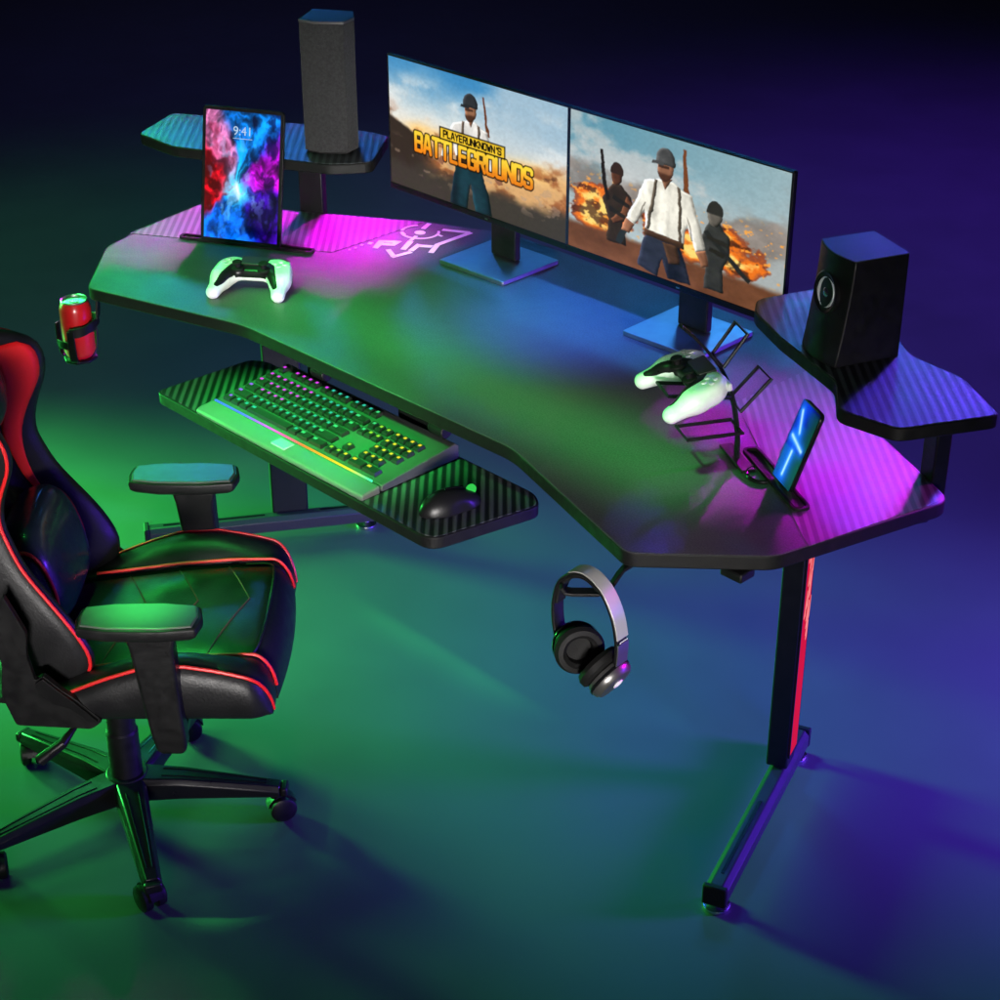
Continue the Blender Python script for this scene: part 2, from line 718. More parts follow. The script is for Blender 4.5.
# ================================================================ DESK
ZT = .75
desk = thing('gaming_desk', 'black wing shaped gaming desk with ribbed carbon corners, raised side shelves and keyboard tray', 'desk', (0, 0, 0))
outline = [(-.738, -.556), (-.366, -.445), (.374, -.438), (.741, -.558), (.906, -.404), (.992, -.062), (.766, .056), (.529, .175),
           (.36, .28), (-.36, .28), (-.539, .195), (-.987, -.084), (-.908, -.396)]
top_poly = round_poly(outline, [.02, .03, .03, .02, .02, .03, .0, .0, .04, .04, .0, .025, .02], 6)
top = MB().prism(top_poly, ZT - .026, ZT, 0, 1).build('tabletop', [M['edge'], M['desktop']], desk, bevel=.0025)
inl_l = round_poly([(-.937, -.318), (-.982, -.088), (-.541, .189), (-.541, -.075)], [.004, .022, .003, .003])
inl_r = round_poly([(.923, -.345), (.985, -.066), (.766, .049), (.529, .167), (.523, -.030)], [.004, .027, 0, .003, .003])
for q in (inl_l, inl_r):
    MB().prism(q, ZT + .0002, ZT + .0012).build('carbon_inlay', M['carbon_bright'], top)
# printed emblem on the rear left of the top (world outline points on the desktop)
lg = MB()
ZL0, ZL1 = ZT + .0014, ZT + .0022


def lpoly(pts, z0=ZL0):
    lg.prism(pts, z0, z0 + .0006)


def lbar(p, q, w):
    p, q = Vector(p), Vector(q)
    d = (q - p).normalized()
    n = Vector((-d.y, d.x)) * w / 2
    lpoly([tuple(p - n), tuple(q - n), tuple(q + n), tuple(p + n)])


for q in ([(-.5001, .003), (-.4896, .0087), (-.5112, .0505), (-.5246, .042)], [(-.5241, .0438), (-.4966, .0669), (-.4887, .0556), (-.5087, .0389)],
          [(-.4845, .0382), (-.4757, .0433), (-.4846, .0727), (-.4959, .0663)], [(-.4995, .0266), (-.4822, .0392), (-.488, .0499), (-.5042, .0371)],
          [(-.4517, .0401), (-.4413, .0457), (-.4657, .0895), (-.4779, .0848)], [(-.4346, .0462), (-.424, .0521), (-.4398, .0904), (-.451, .0867)],
          [(-.4454, .086), (-.419, .1054), (-.4132, .0923), (-.4337, .0789)]):
    lpoly(q)
for p, q, w_ in (((-.469, .020), (-.428, .001), .011), ((-.430, -.004), (-.424, .046), .011), ((-.510, .157), (-.525, .190), .010), ((-.4745, .088), (-.487, .117), .008),
                 ((-.4646, .1558), (-.4465, .156), .006), ((-.5284, .1114), (-.5114, .1051), .006), ((-.476, .184), (-.422, .2142), .012), ((-.4195, .2165), (-.4165, .112), .012),
                 ((-.4175, .116), (-.391, .072), .012)):
    lbar(p, q, w_)
for (x, y), w_ in zip(((-.5262, -.0389), (-.5254, -.0229), (-.5282, -.0028), (-.5238, .0171)), (.0045, .005, .006, .009)):
    lbar((x - w_ * .3, y + w_ * .6), (x + w_ * .3, y - w_ * .6), w_)
lpoly([(-.4972 + .0125 * math.cos(a), .137 + .0115 * math.sin(a)) for a in np.linspace(0, 6.283, 20)[:-1]])
for a0, a1 in ((-2.2, .9), (2.5, 3.7)):
    aa = np.linspace(a0, a1, 14)
    for k in range(13):
        lbar((-.500 + .042 * math.cos(aa[k]), .140 + .040 * math.sin(aa[k])), (-.500 + .042 * math.cos(aa[k + 1] + .03), .140 + .040 * math.sin(aa[k + 1] + .03)), .006)
lg.build('logo', M['logo_white'], top)

# legs: post + foot each side
def leg_unit(front, back, post, wid, dep, lit):
    f, bk = Vector(front), Vector(back)
    d = (bk - f).normalized()
    n = Vector((d.y, -d.x)) if lit else Vector((-d.y, d.x))
    if n.x * post[0] < 0:
        n = -n
    L = (bk - f).length
    X = frame((f.x, f.y, 0), (d.x, d.y, 0), (-d.y, d.x, 0), (0, 0, 1))
    hw = .021
    sec = [(-hw, .020), (-hw, .046), (-hw + .010, .056), (hw - .010, .056), (hw, .046), (hw, .020)]
    mb = MB()
    rows = [[(x, y, z) for (y, z) in sec] for x in (.012, L - .012)]
    mb.grid(rows, 0, close_u=True)
    n6 = len(sec)
    mb.f += [[0, 1, 2, 3, 4, 5], [11, 10, 9, 8, 7, 6]]
    mb.m += [0, 0]
    foot = mb.build('foot', M['foot'], desk, bevel=.002, X=X)
    for x0, x1 in ((.045, L * .62 - .06), (L * .62 + .07, L - .05)):
        if x1 - x0 > .03:
            MB().box((x0, -.003, .0563), (x1, .003, .0569)).build('groove', M['glossblack'], foot, X=X)
    for x in (.006, L - .006):
        c = MB().prism([(-.006, -hw - .001), (.006, -hw - .001), (.006, hw + .001), (-.006, hw + .001)], .017, .058, X=X @ Matrix.Translation((x, 0, 0)))
        c.build('end_cap', M['rubber'], foot, bevel=.003)
        x2 = .03 if x < .1 else L - .03
        pd = MB().lathe([(.024, .0), (.025, .003), (.024, .007), (.012, .009), (.008, .012), (.008, .020)], 24, X=X @ Matrix.Translation((x2 if x > .1 else .022, 0, 0)))
        pd.build('levelling_foot', M['alu'], foot, smooth=True)
    Xp = frame((post[0], post[1], 0), (d.x, d.y, 0), (-d.y, d.x, 0), (0, 0, 1))
    leg = MB().box((-dep / 2, -wid / 2, .0575), (dep / 2, wid / 2, .724), X=Xp).build('leg', M['steel'], desk, bevel=.004)
    MB().box((-dep / 2 - .05, -.03, .700), (dep / 2 + .12, .03, .7235), X=Xp).build('mounting_plate', M['steel'], desk, bevel=.002)
    if lit:
        s = -1  # outer side
        o = Vector((-d.y, d.x)) * (wid / 2)
        if o.x < 0:
            s, o = -1, -o
        else:
            s = 1
        y0, y1 = sorted((s * (wid / 2 + .0005), s * (wid / 2 + .003)))
        pn = MB().box((-dep / 2 + .004, y0, .09), (dep / 2 - .004, y1, .715), X=Xp).build('light_panel', M['led_red'], leg)
        y2 = s * (wid / 2 + .0033)
        w_ = MB()
        rs = random.Random(3)
        for k in range(16):      # pale cracks of light in the middle of the panel
            zc = .33 + .20 * rs.random()
            xa = (rs.random() - .5) * dep * .6
            pts = [(xa - .004, zc), (xa + .003, zc + .004), (xa + .006, zc + .03 + .03 * rs.random()), (xa - .001, zc + .012)]
            vs = [(px_, y2, pz) for px_, pz in pts] + [(px_, y2 + s * .0008, pz) for px_, pz in pts]
            w_.add([Xp @ Vector(q) for q in vs], [(0, 1, 2, 3), (4, 5, 6, 7), (0, 1, 5, 4), (1, 2, 6, 5), (2, 3, 7, 6), (3, 0, 4, 7)])
        w_.build('light_pattern', M['led_pink'], pn)
        for e in (-1, 1):
            MB().box((e * (dep / 2 - .002) - .002, y0, .085), (e * (dep / 2 - .002) + .002, y1 + .001 * s if s > 0 else y1, .72), X=Xp).build('panel_frame', M['steel'], pn)
    return foot


M['led_red'] = led('red_light_panel', (1, .008, .010), .62)
M['led_pink'] = led('pale_red_light', (1, .25, .25), .95)
leg_unit((-.899, -.385), (-.605, .080), (-.733, -.085), .04, .085, False)
leg_unit((.838, -.405), (.648, .085), (.690, -.035), .042, .05, True)
# crossbeam and electronics box under the top
MB().box((-.70, -.06, .66), (.68, -.02, .71)).build('crossbeam', M['steel'], desk, bevel=.003)
MB().box((.838, -.45, .708), (.880, -.415, .7238)).build('control_box', M['plastic'], desk, bevel=.003)

# keyboard tray on slides
tray_poly = round_poly([(-.470, -.590), (.338, -.596), (.382, -.378), (.345, -.352), (-.43, -.345), (-.462, -.365)], [.02, .03, .02, .02, .02, .02], 5)
tray = MB().prism(tray_poly, .597, .6195, 0).build('keyboard_tray', M['edge'], desk, bevel=.002)
MB().prism(inset_poly(tray_poly, .004), .6197, .6206).build('carbon_top', M['carbon'], tray)
for x0, x1 in ((-.30, -.24), (-.03, .10)):
    tb = MB().box((x0, -.345, .640), (x1, -.20, .700)).build('tray_slide', M['plastic'], desk, bevel=.006)
    MB().box((x0 + .01, -.352, .6207), (x1 - .01, -.335, .66)).build('slide_bracket', M['steel'], tb, bevel=.002)
    MB().tube([(x1 - .008, -.365, .668), (x1 + .03, -.365, .668)], .014, 16).build('slide_knob', M['plastic'], tb, bevel=.002)

# raised shelves on posts
ZS = .93
sh_l = [(-1.027, -.213), (-.897, -.212), (-.70, -.115), (-.625, -.13), (-.568, -.047), (-.517, .025), (-.631, .172), (-.71, .15), (-1.102, -.07)]
sh_l = [(-1.027, -.213), (-.897, -.212), (-.78, -.155), (-.568, -.047), (-.517, .025), (-.631, .172), (-.75, .14), (-1.102, -.07)]
sh_r = [(.513, .022), (.547, -.027), (.646, -.082), (.815, -.155), (.878, -.235), (.982, -.226), (1.064, -.072), (.945, .004), (.843, .014), (.63, .17), (.56, .14)]
for q, post in ((sh_l, (-.770, .062)), (sh_r, (.925, -.012))):
    q = round_poly(q, .018, 5)
    shf = MB().prism(q, ZS - .022, ZS, 0).build('raised_shelf', M['edge'], desk, bevel=.002)
    MB().prism(inset_poly(q, .003), ZS + .0002, ZS + .0011).build('carbon_top', M['carbon'], shf)
    s_ = -1 if post[0] < 0 else 1
    aw = R(30) * -s_
    dx, dy = math.cos(aw), math.sin(aw)
    X = frame((post[0], post[1], 0), (dx, dy, 0), (-dy, dx, 0), (0, 0, 1))
    MB().box((-.022 if s_ > 0 else -.028, -.014, .70), (.022 if s_ > 0 else .028, .014, ZS - .0225), X=X).build('shelf_post', M['steel'], desk, bevel=.003)
    MB().box((-.03, -.10, .68), (.03, -.0145, .7235), X=X).build('post_clamp', M['steel'], desk, bevel=.003)

# slotted device holders let into the top, one per wing
def slot(p, q, w, nose):
    p, q = Vector(p), Vector(q)
    d = (q - p).normalized()
    L = (q - p).length
    X = frame((p.x, p.y, ZT), (d.x, d.y, 0), (-d.y, d.x, 0), (0, 0, 1))
    o = round_poly([(0, -w / 2), (L, -w / 2), (L, w / 2), (0, w / 2)], w * .4, 4)
    i_ = round_poly([(.006, -w / 2 + .005), (L - .006, -w / 2 + .005), (L - .006, w / 2 - .005), (.006, w / 2 - .005)], w * .25, 4)
    if len(o) == len(i_):
        n = len(o)
        mb = MB()
        vs = [(a, c, 0.0003) for a, c in o] + [(a, c, .006) for a, c in o] + [(a, c, .006) for a, c in i_] + [(a, c, .001) for a, c in i_]
        fs = []
        for k in range(n):
            k2 = (k + 1) % n
            fs += [(k, k2, n + k2, n + k), (n + k, n + k2, 2 * n + k2, 2 * n + k), (2 * n + k, 2 * n + k2, 3 * n + k2, 3 * n + k)]
        fs.append(list(range(3 * n, 4 * n)))
        mb.add([X @ Vector(a) for a in vs], fs)
        sl = mb.build('device_slot', M['rubber'], desk, smooth=True)
    if nose:
        pts = [(L * .42 + .024 * math.cos(a) * 1.1, -w / 2 - .004 + .022 * math.sin(a)) for a in np.linspace(math.pi, 2 * math.pi, 12)]
        pth = [X @ Vector((a, c, .003)) for a, c in pts]
        MB().tube(pth, .0035, 8).build('cable_clip', M['glossblack'], sl, smooth=True)


slot((-.842, -.250), (-.566, -.103), .024, False)
slot((.655, -.155), (.850, -.262), .030, True)

# cup holder at the left front corner
cup = MB()
CX, CY = -.822, -.540
U2 = Vector((.73, -.68))      # along the desk edge
N2 = Vector((-.68, -.73))     # outward


def ring(z, r, a0, a1, n=24):
    return [(CX + r * math.cos(a), CY + r * math.sin(a), z) for a in np.linspace(a0, a1, n)]


holder = MB().prism([(CX + .036 * math.cos(a), CY + .036 * math.sin(a)) for a in np.linspace(0, 2 * math.pi, 9)[:-1]], .560, .567).build('cup_holder', M['plastic'], desk, bevel=.002)
ao = math.atan2(-N2.y, -N2.x)   # toward the desk
bz = MB()
bz.strip([(CX + .045 * math.cos(a), CY + .045 * math.sin(a), .636 + .014 * max(0, math.cos(a - ao)) ** 2) for a in np.linspace(ao - 1.75, ao + 1.6, 22)], .020, .004, (0, 0, 1))
bz.build('holder_band', M['plastic'], holder, bevel=.001)
am = MB()
for aa in (ao - 1.7, ao + .9, ao + 2.9):
    am.strip([(CX + .045 * math.cos(aa), CY + .045 * math.sin(aa), .64), (CX + .045 * math.cos(aa), CY + .045 * math.sin(aa), .60),
              (CX + .040 * math.cos(aa), CY + .040 * math.sin(aa), .572), (CX + .030 * math.cos(aa), CY + .030 * math.sin(aa), .5635)], .016, .004, (-math.sin(aa), math.cos(aa), 0))
am.build('holder_arm', M['plastic'], holder, bevel=.001)
# front S-shaped bar (steps down across the can)
a0 = math.radians(-44)          # toward the viewer
pts = []
for k in range(26):
    t = k / 25
    a = a0 + 1.25 - 2.3 * t
    z = .640 - .034 * float(sstep(.50, .66, np.array(t)))
    pts.append((CX + .0415 * math.cos(a), CY + .0415 * math.sin(a), z))
fb = MB()
o = 0
w = .017
rows = []
for q in pts:
    a = math.atan2(q[1] - CY, q[0] - CX)
    c, s_ = math.cos(a), math.sin(a)
    rows.append([(q[0], q[1], q[2] - w / 2), (q[0], q[1], q[2] + w / 2), (q[0] + .003 * c, q[1] + .003 * s_, q[2] + w / 2), (q[0] + .003 * c, q[1] + .003 * s_, q[2] - w / 2)])
fb.grid(rows, close_u=True)
fb.f += [[0, 1, 2, 3], [len(rows) * 4 - 1, len(rows) * 4 - 2, len(rows) * 4 - 3, len(rows) * 4 - 4]]
fb.m += [0, 0]
fb.build('holder_bar', M['plastic'], holder, bevel=.0008)
br = MB()
e = Vector((-.822, -.475))
br.strip([(CX - N2.x * .046, CY - N2.y * .046, .655), (CX - N2.x * .050, CY - N2.y * .050, .700), (CX - N2.x * .062, CY - N2.y * .062, .7205), (CX - N2.x * .13, CY - N2.y * .13, .7205)], .03, .005, (U2.x, U2.y, 0))
br.build('holder_bracket', M['plastic'], holder, bevel=.001)

# headphone hook under the right front corner
HK = Vector((.735, -.560, .71))
# __HOOK__
hk = MB()
hk.strip([(.735, -.50, .7215), (.737, -.556, .7215), (.739, -.572, .715), (.738, -.588, .700), (.728, -.604, .694), (.700, -.632, .694), (.692, -.640, .696), (.688, -.644, .706)], .020, .006, (.70, -.70, 0))
hk.build('headphone_hook', M['plastic'], desk, bevel=.0015)

# ================================================================ DRINK CAN
can = thing('drink_can', 'red drink can standing in the cup holder at the left end of the desk', 'can', (CX, CY, .568))
MB().lathe([(.0, .004), (.022, .004), (.025, .0), (.0275, .003), (.033, .014), (.033, .108), (.031, .116), (.0275, .1235)], 40, caps=False).build('can_body', M['can_red'], can, smooth=True, angle=50)
MB().lathe([(.0273, .1236), (.0283, .1258), (.0273, .128), (.0255, .127), (.0250, .1225), (.0, .1225)], 40, caps=False).build('can_lid', M['can_lid'], can, smooth=True)
tb = MB()
tb.prism([(.009 * math.cos(a) * 1.25, .009 * math.sin(a)) for a in np.linspace(0, 6.283, 20)[:-1]], .1228, .1245)
tb.build('pull_tab', M['alu'], can, bevel=.0005)

# ================================================================ MONITORS
GLYPH = {
    'A': [[(0, 0), (.36, 2), (.64, 2), (1, 0)], [(.16, .62), (.84, .62)]],
    'B': [[(0, 0), (0, 2), (.84, 2), (1, 1.82), (1, 1.2), (.84, 1.03), (1, .86), (1, .18), (.84, 0), (0, 0)], [(0, 1.03), (.84, 1.03)]],
    'D': [[(0, 0), (0, 2), (.8, 2), (1, 1.8), (1, .2), (.8, 0), (0, 0)]],
    'E': [[(.92, 2), (0, 2), (0, 0), (.92, 0)], [(0, 1.02), (.8, 1.02)]],
    'G': [[(1, 1.5), (1, 1.84), (.84, 2), (.16, 2), (0, 1.84), (0, .16), (.16, 0), (.84, 0), (1, .16), (1, .92), (.58, .92)]],
    'K': [[(0, 0), (0, 2)], [(1, 2), (.06, 1), (1, 0)]],
    'L': [[(0, 2), (0, 0), (.88, 0)]],
    'N': [[(0, 0), (0, 2), (1, 0), (1, 2)]],
    'O': [[(.16, 0), (0, .16), (0, 1.84), (.16, 2), (.84, 2), (1, 1.84), (1, .16), (.84, 0), (.16, 0)]],
    'P': [[(0, 0), (0, 2), (.84, 2), (1, 1.84), (1, 1.08), (.84, .92), (0, .92)]],
    'R': [[(0, 0), (0, 2), (.84, 2), (1, 1.84), (1, 1.14), (.84, .98), (0, .98)], [(.58, .98), (1, 0)]],
    'S': [[(1, 1.55), (1, 1.84), (.84, 2), (.16, 2), (0, 1.84), (0, 1.24), (.16, 1.08), (.84, .94), (1, .78), (1, .16), (.84, 0), (.16, 0), (0, .16), (0, .45)]],
    'T': [[(0, 2), (1, 2)], [(.5, 2), (.5, 0)]],
    'U': [[(0, 2), (0, .16), (.16, 0), (.84, 0), (1, .16), (1, 2)]],
    'W': [[(0, 2), (.24, 0), (.5, 1.3), (.76, 0), (1, 2)]],
    'Y': [[(0, 2), (.5, 1), (1, 2)], [(.5, 1), (.5, 0)]],
    "'": [[(.4, 2), (.3, 1.5)]],
}


def letter_dist(u, v, body, cx, cy, w, h, aspect):
    """distance (in picture heights) to the strokes of a line of block capitals w wide and h high"""
    adv = [.55 if c == "'" else 1.0 for c in body]
    unit = w / (sum(adv) - .28)
    best = np.full(u.shape, 9.0)
    x = cx - w / 2
    for c, a in zip(body, adv):
        for st_ in GLYPH[c]:
            for (x0, y0), (x1, y1) in zip(st_, st_[1:]):
                ax, ay = (x + x0 * unit * .72) * aspect, cy + h / 2 - y0 / 2 * h
                bx_, by_ = (x + x1 * unit * .72) * aspect, cy + h / 2 - y1 / 2 * h
                dx, dy = bx_ - ax, by_ - ay
                t = np.clip(((u * aspect - ax) * dx + (v - ay) * dy) / (dx * dx + dy * dy), 0, 1)
                best = np.minimum(best, np.hypot(u * aspect - ax - t * dx, v - ay - t * dy))
        x += a * unit
    return best


def paint_left(u, v):
    n1 = fbm(u * 1.3, v * 1.3, 5, 3, 6)
    n2 = fbm(u, v, 21, 9, 5)
    sky = np.stack([70 + 0 * u, 140 + 0 * u, 188 + 0 * u], -1)
    t = sstep(-.02, .46, v + .25 * (n1 - .5) - .15 * (u - .3))
    img = blend(sky, (226, 226, 220), t)
    cl = sstep(.45, .75, u + .5 * (n1 - .5) + .15 * v)
    img = blend(img, (186, 200, 208), cl * .75)
    cl2 = sstep(.5, .68, n1 + .12 * np.sin(u * 6 + 1)) * sstep(.05, .2, v)
    img = blend(img, (226, 228, 226), cl2 * .6)
    # glow and dust cloud along the horizon
    hz = .54 - .08 * np.sin(u * 5 + 1.2)
    dust = sstep(hz - .12, hz + .08, v + .22 * (n1 - .5) + .16 * (n2 - .5))
    img = blend(img, (214, 168, 116), dust * sstep(.05, .3, u))
    glow = np.exp(-((u - .2) / .12) ** 2 - ((v - .52) / .07) ** 2) + np.exp(-((u - .78) / .16) ** 2 - ((v - .56) / .08) ** 2)
    img = blend(img, (252, 206, 128), np.clip(glow * (.5 + n2), 0, 1))
    brk = sstep(.46, .64, n2) * dust
    img = blend(img, (150, 84, 48), brk * .75)
    img = blend(img, (96, 62, 44), brk * sstep(.58, .72, fbm(u, v, 77, 14, 4)) * .8)
    hill = sstep(0, .03, v - (.44 + u * .62 + .05 * (n2 - .5)))
    hill = hill * sstep(.32, .16, u)
    img = blend(img, (62, 52, 46), hill)
    gr = sstep(.74, .86, v + .12 * (n2 - .5))
    img = blend(img, (70, 64, 58), gr)
    deb = sstep(.62, .7, fbm(u, v, 45, 22, 3)) * sstep(.55, .7, v) * sstep(.95, .8, v)
    img = blend(img, (176, 150, 130), deb * .45)
    u_, v_ = u, v
    u = u_ + .011 * (fbm(u_, v_, 61, 26, 3) - .5)
    v = v_ + .018 * (fbm(u_, v_, 62, 22, 3) - .5)
    # person seen from the front, pale shirt and blue jeans
    sh = (.86 + .28 * (fbm(u * 1.5, v * 1.5, 9, 12, 4) - .5))[..., None]
    p = inpoly(u, v, [(.40, .64), (.53, .64), (.575, .82), (.60, 1.0), (.505, 1.0), (.475, .80), (.455, 1.0), (.355, 1.0), (.375, .80)])
    img = blend(img, (112, 66, 40), inpoly(u, v, [(.548, .11), (.558, .11), (.572, .30), (.590, .40), (.565, .40)]))
    img = fig(img, np.array([38., 72, 84]), p, sh)
    img = fig(img, np.array([26., 50, 60]), p * sstep(.02, .07, np.abs(u - .475 - .03 * np.sign(u - .475)) ), sh)
    p = inpoly(u, v, [(.455, .315), (.505, .315), (.575, .37), (.60, .50), (.64, .66), (.61, .69), (.555, .55), (.545, .645), (.395, .645), (.385, .53), (.335, .66), (.305, .645), (.345, .48), (.375, .37)])
    fold = (.80 + .34 * fbm(u * 3, v * .8, 91, 9, 4) - .5 * np.clip(u - .50, 0, .2))[..., None]
    img = fig(img, np.array([232., 228, 222]), p, fold)
    for q in ([(.43, .33), (.445, .33), (.435, .48), (.415, .62), (.40, .62), (.42, .46)], [(.515, .33), (.53, .335), (.535, .48), (.545, .62), (.53, .62), (.52, .48)]):
        img = fig(img, np.array([112., 96, 84]), inpoly(u, v, q), sh)
    img = fig(img, np.array([150., 108, 84]), inpoly(u, v, [(.462, .30), (.498, .30), (.482, .37)]), sh)
    p = inpoly(u, v, [(.395, .61), (.55, .61), (.555, .665), (.39, .665)])
    img = fig(img, np.array([74., 50, 38]), p, sh)
    p = inpoly(u, v, [(.305, .645), (.335, .66), (.315, .72), (.285, .70)]) + inpoly(u, v, [(.64, .66), (.61, .69), (.635, .74), (.66, .72)])
    img = blend(img, np.array([150., 104, 80]), np.clip(p, 0, 1))
    img = fig(img, np.array([168., 120, 92]), ellip(u, v, .478, .235, .033, .085), sh)
    img = fig(img, np.array([62., 64, 68]), ellip(u, v, .478, .185, .043, .075) * (v < .215), sh)
    img = blend(img, np.array([48., 50, 54]), inpoly(u, v, [(.425, .205), (.47, .20), (.47, .225), (.42, .23)]))
    img = blend(img, np.array([70., 46, 36]), sstep(.262, .285, v) * ellip(u, v, .474, .245, .031, .080) * .85)
    img = blend(img, np.array([58., 40, 34]), inpoly(u, v, [(.447, .228), (.492, .224), (.492, .240), (.447, .244)]) * .8)
    u, v = u_, v_
    # yellow title
    asp = 1.85
    d = letter_dist(u, v, 'BATTLEGROUNDS', .485, .605, .66, .135, asp)
    img = blend(img, (20, 14, 8), (d < .026).astype(float))
    tt = sstep(.53, .69, v)
    gold = np.stack([250 - 16 * tt, 208 - 74 * tt, 66 - 34 * tt], -1) * (.93 + .14 * n2)[..., None]
    img = blend(img, gold, (d < .0145).astype(float))
    img = blend(img, (22, 16, 8), ((np.abs(u - .485) < .188) & (np.abs(v - .475) < .050)).astype(float))
    band = ((np.abs(u - .485) < .180) & (np.abs(v - .475) < .039)).astype(float)
    img = blend(img, (236, 196, 56), band)
    d = letter_dist(u, v, "PLAYERUNKNOWN'S", .485, .475, .325, .048, asp)
    img = blend(img, (26, 18, 8), (d < .0065).astype(float))
    return img


def paint_right(u, v):
    n1 = fbm(u * 1.2, v * 1.2, 15, 3, 6)
    n2 = fbm(u, v, 31, 9, 5)
    img = np.stack([92 + 60 * u, 146 + 30 * u, 166 + 16 * u], -1)
    img = blend(img, (190, 200, 202), sstep(.05, .65, v + .3 * (n1 - .5)) * .85)
    img = blend(img, (214, 206, 200), sstep(.52, .66, n1 + .25 * (u < 2) * (np.sin(u * 7 - v * 5) * .25)) * .6)
    img = blend(img, (150, 150, 146), sstep(.55, .75, u * .5 + v * .6 + .4 * (n2 - .5)) * .5)
    for cx, cy, rx, ry, sd in ((.10, .50, .22, .26, 81), (.86, .52, .20, .20, 82), (.36, .50, .12, .20, 83)):
        q = fbm(u, v, sd, 8, 5)
        d = 1 - ((u - cx) / rx) ** 2 - ((v - cy) / ry) ** 2 + 1.6 * (q - .5)
        img = blend(img, np.stack([120 + 90 * (q - .4), 108 + 80 * (q - .4), 100 + 76 * (q - .4)], -1), sstep(.05, .8, d) * .75)
    # two bursts of fire
    for cx, cy, rx, ry, sd in ((.17, .66, .17, .20, 51), (.40, .62, .06, .16, 52), (.78, .68, .15, .17, 53), (.60, .70, .08, .16, 54)):
        q = fbm(u, v, sd, 11, 5)
        d = 1 - ((u - cx) / rx) ** 2 - ((v - cy) / ry) ** 2 + 2.2 * (q - .5)
        img = blend(img, (150, 70, 40), sstep(.0, .25, d) * .85)
        img = blend(img, (232, 120, 40), sstep(.25, .6, d))
        img = blend(img, (254, 214, 120), sstep(.65, 1.05, d))
        img = blend(img, (60, 34, 26), sstep(.56, .66, fbm(u, v, sd + 9, 17, 4)) * sstep(.0, .3, d) * .7)
    emb = sstep(.70, .75, fbm(u, v, 95, 46, 2)) * sstep(.35, .5, v) * sstep(.86, .7, v)
    img = blend(img, (255, 170, 70), emb * .8)
    gr = sstep(.76, .82, v + .06 * (n2 - .5) - .02 * u)
    img = blend(img, np.stack([116 + 50 * (n2 - .5), 76 + 36 * (n2 - .5), 54 + 28 * (n2 - .5)], -1), gr)
    sh = (.84 + .34 * (fbm(u * 1.5, v * 1.5, 19, 12, 4) - .5))[..., None]
    u_, v_ = u, v
    u = u_ + .011 * (fbm(u_, v_, 61, 26, 3) - .5)
    v = v_ + .018 * (fbm(u_, v_, 62, 22, 3) - .5)
    # companion on the left, dark vest
    p = inpoly(u, v, [(.215, .44), (.255, .43), (.305, .50), (.32, .60), (.27, .70), (.29, .86), (.19, .86), (.20, .70), (.165, .56)])
    img = fig(img, np.array([70., 56, 46]), p, sh)
    img = fig(img, np.array([120., 78, 56]), inpoly(u, v, [(.285, .50), (.315, .55), (.28, .68), (.22, .72), (.21, .69), (.26, .62)]), sh)
    img = fig(img, np.array([104., 66, 46]), ellip(u, v, .232, .37, .027, .075), sh)
    img = blend(img, np.array([44., 36, 30]), inpoly(u, v, [(.150, .22), (.165, .22), (.18, .40), (.20, .56), (.185, .58), (.165, .44)]))
    # companion on the right, grey kit
    p = inpoly(u, v, [(.665, .48), (.715, .48), (.76, .56), (.765, .68), (.735, .80), (.745, .96), (.655, .96), (.66, .76), (.63, .62)])
    img = fig(img, np.array([72., 72, 70]), p, sh)
    img = fig(img, np.array([112., 106, 98]), ellip(u, v, .688, .43, .033, .08), sh)
    img = blend(img, np.array([46., 46, 46]), inpoly(u, v, [(.64, .57), (.66, .55), (.86, .80), (.85, .83)]))
    # person in front, pale shirt
    p = inpoly(u, v, [(.385, .70), (.535, .70), (.60, .98), (.49, .98), (.46, .86), (.44, 1.0), (.345, .96), (.36, .80)])
    img = blend(img, (122, 74, 46), inpoly(u, v, [(.535, .05), (.548, .05), (.560, .22), (.572, .36), (.545, .36)]))
    img = fig(img, np.array([66., 70, 88]), p, sh)
    img = fig(img, np.array([34., 36, 48]), p * sstep(.46, .50, u) * sstep(.60, .52, u) * .7, sh)
    p = inpoly(u, v, [(.43, .30), (.495, .30), (.585, .36), (.63, .56), (.655, .70), (.615, .73), (.565, .56), (.555, .72), (.375, .70), (.375, .55), (.325, .68), (.285, .65), (.335, .46), (.365, .34)])
    fold = (.78 + .38 * fbm(u * 3, v * .8, 93, 9, 4) - .55 * np.clip(u - .50, 0, .2))[..., None]
    img = fig(img, np.array([240., 236, 222]), p, fold)
    for q in ([(.41, .31), (.425, .31), (.415, .48), (.395, .68), (.38, .68), (.40, .46)], [(.515, .32), (.53, .325), (.54, .48), (.545, .70), (.53, .70), (.525, .48)]):
        img = fig(img, np.array([110., 98, 84]), inpoly(u, v, q), sh)
    img = fig(img, np.array([158., 112, 86]), inpoly(u, v, [(.435, .285), (.49, .285), (.463, .37)]), sh)
    for q in ([(.365, .50), (.372, .50), (.352, .63), (.343, .63)], [(.565, .50), (.574, .52), (.60, .66), (.592, .66)]):
        img = blend(img, np.array([120., 112, 100]), inpoly(u, v, q) * .8)
    img = fig(img, np.array([92., 66, 50]), inpoly(u, v, [(.375, .68), (.555, .70), (.56, .745), (.37, .725)]), sh)
    img = fig(img, np.array([92., 66, 50]), inpoly(u, v, [(.46, .74), (.53, .74), (.545, .86), (.49, .88)]), sh)
    p = inpoly(u, v, [(.285, .65), (.325, .68), (.30, .76), (.262, .75)]) + inpoly(u, v, [(.655, .70), (.615, .73), (.64, .82), (.675, .80)])
    img = fig(img, np.array([170., 118, 90]), np.clip(p, 0, 1), sh)
    img = blend(img, np.array([50., 54, 56]), inpoly(u, v, [(.262, .75), (.29, .75), (.262, .86), (.235, .84)]))
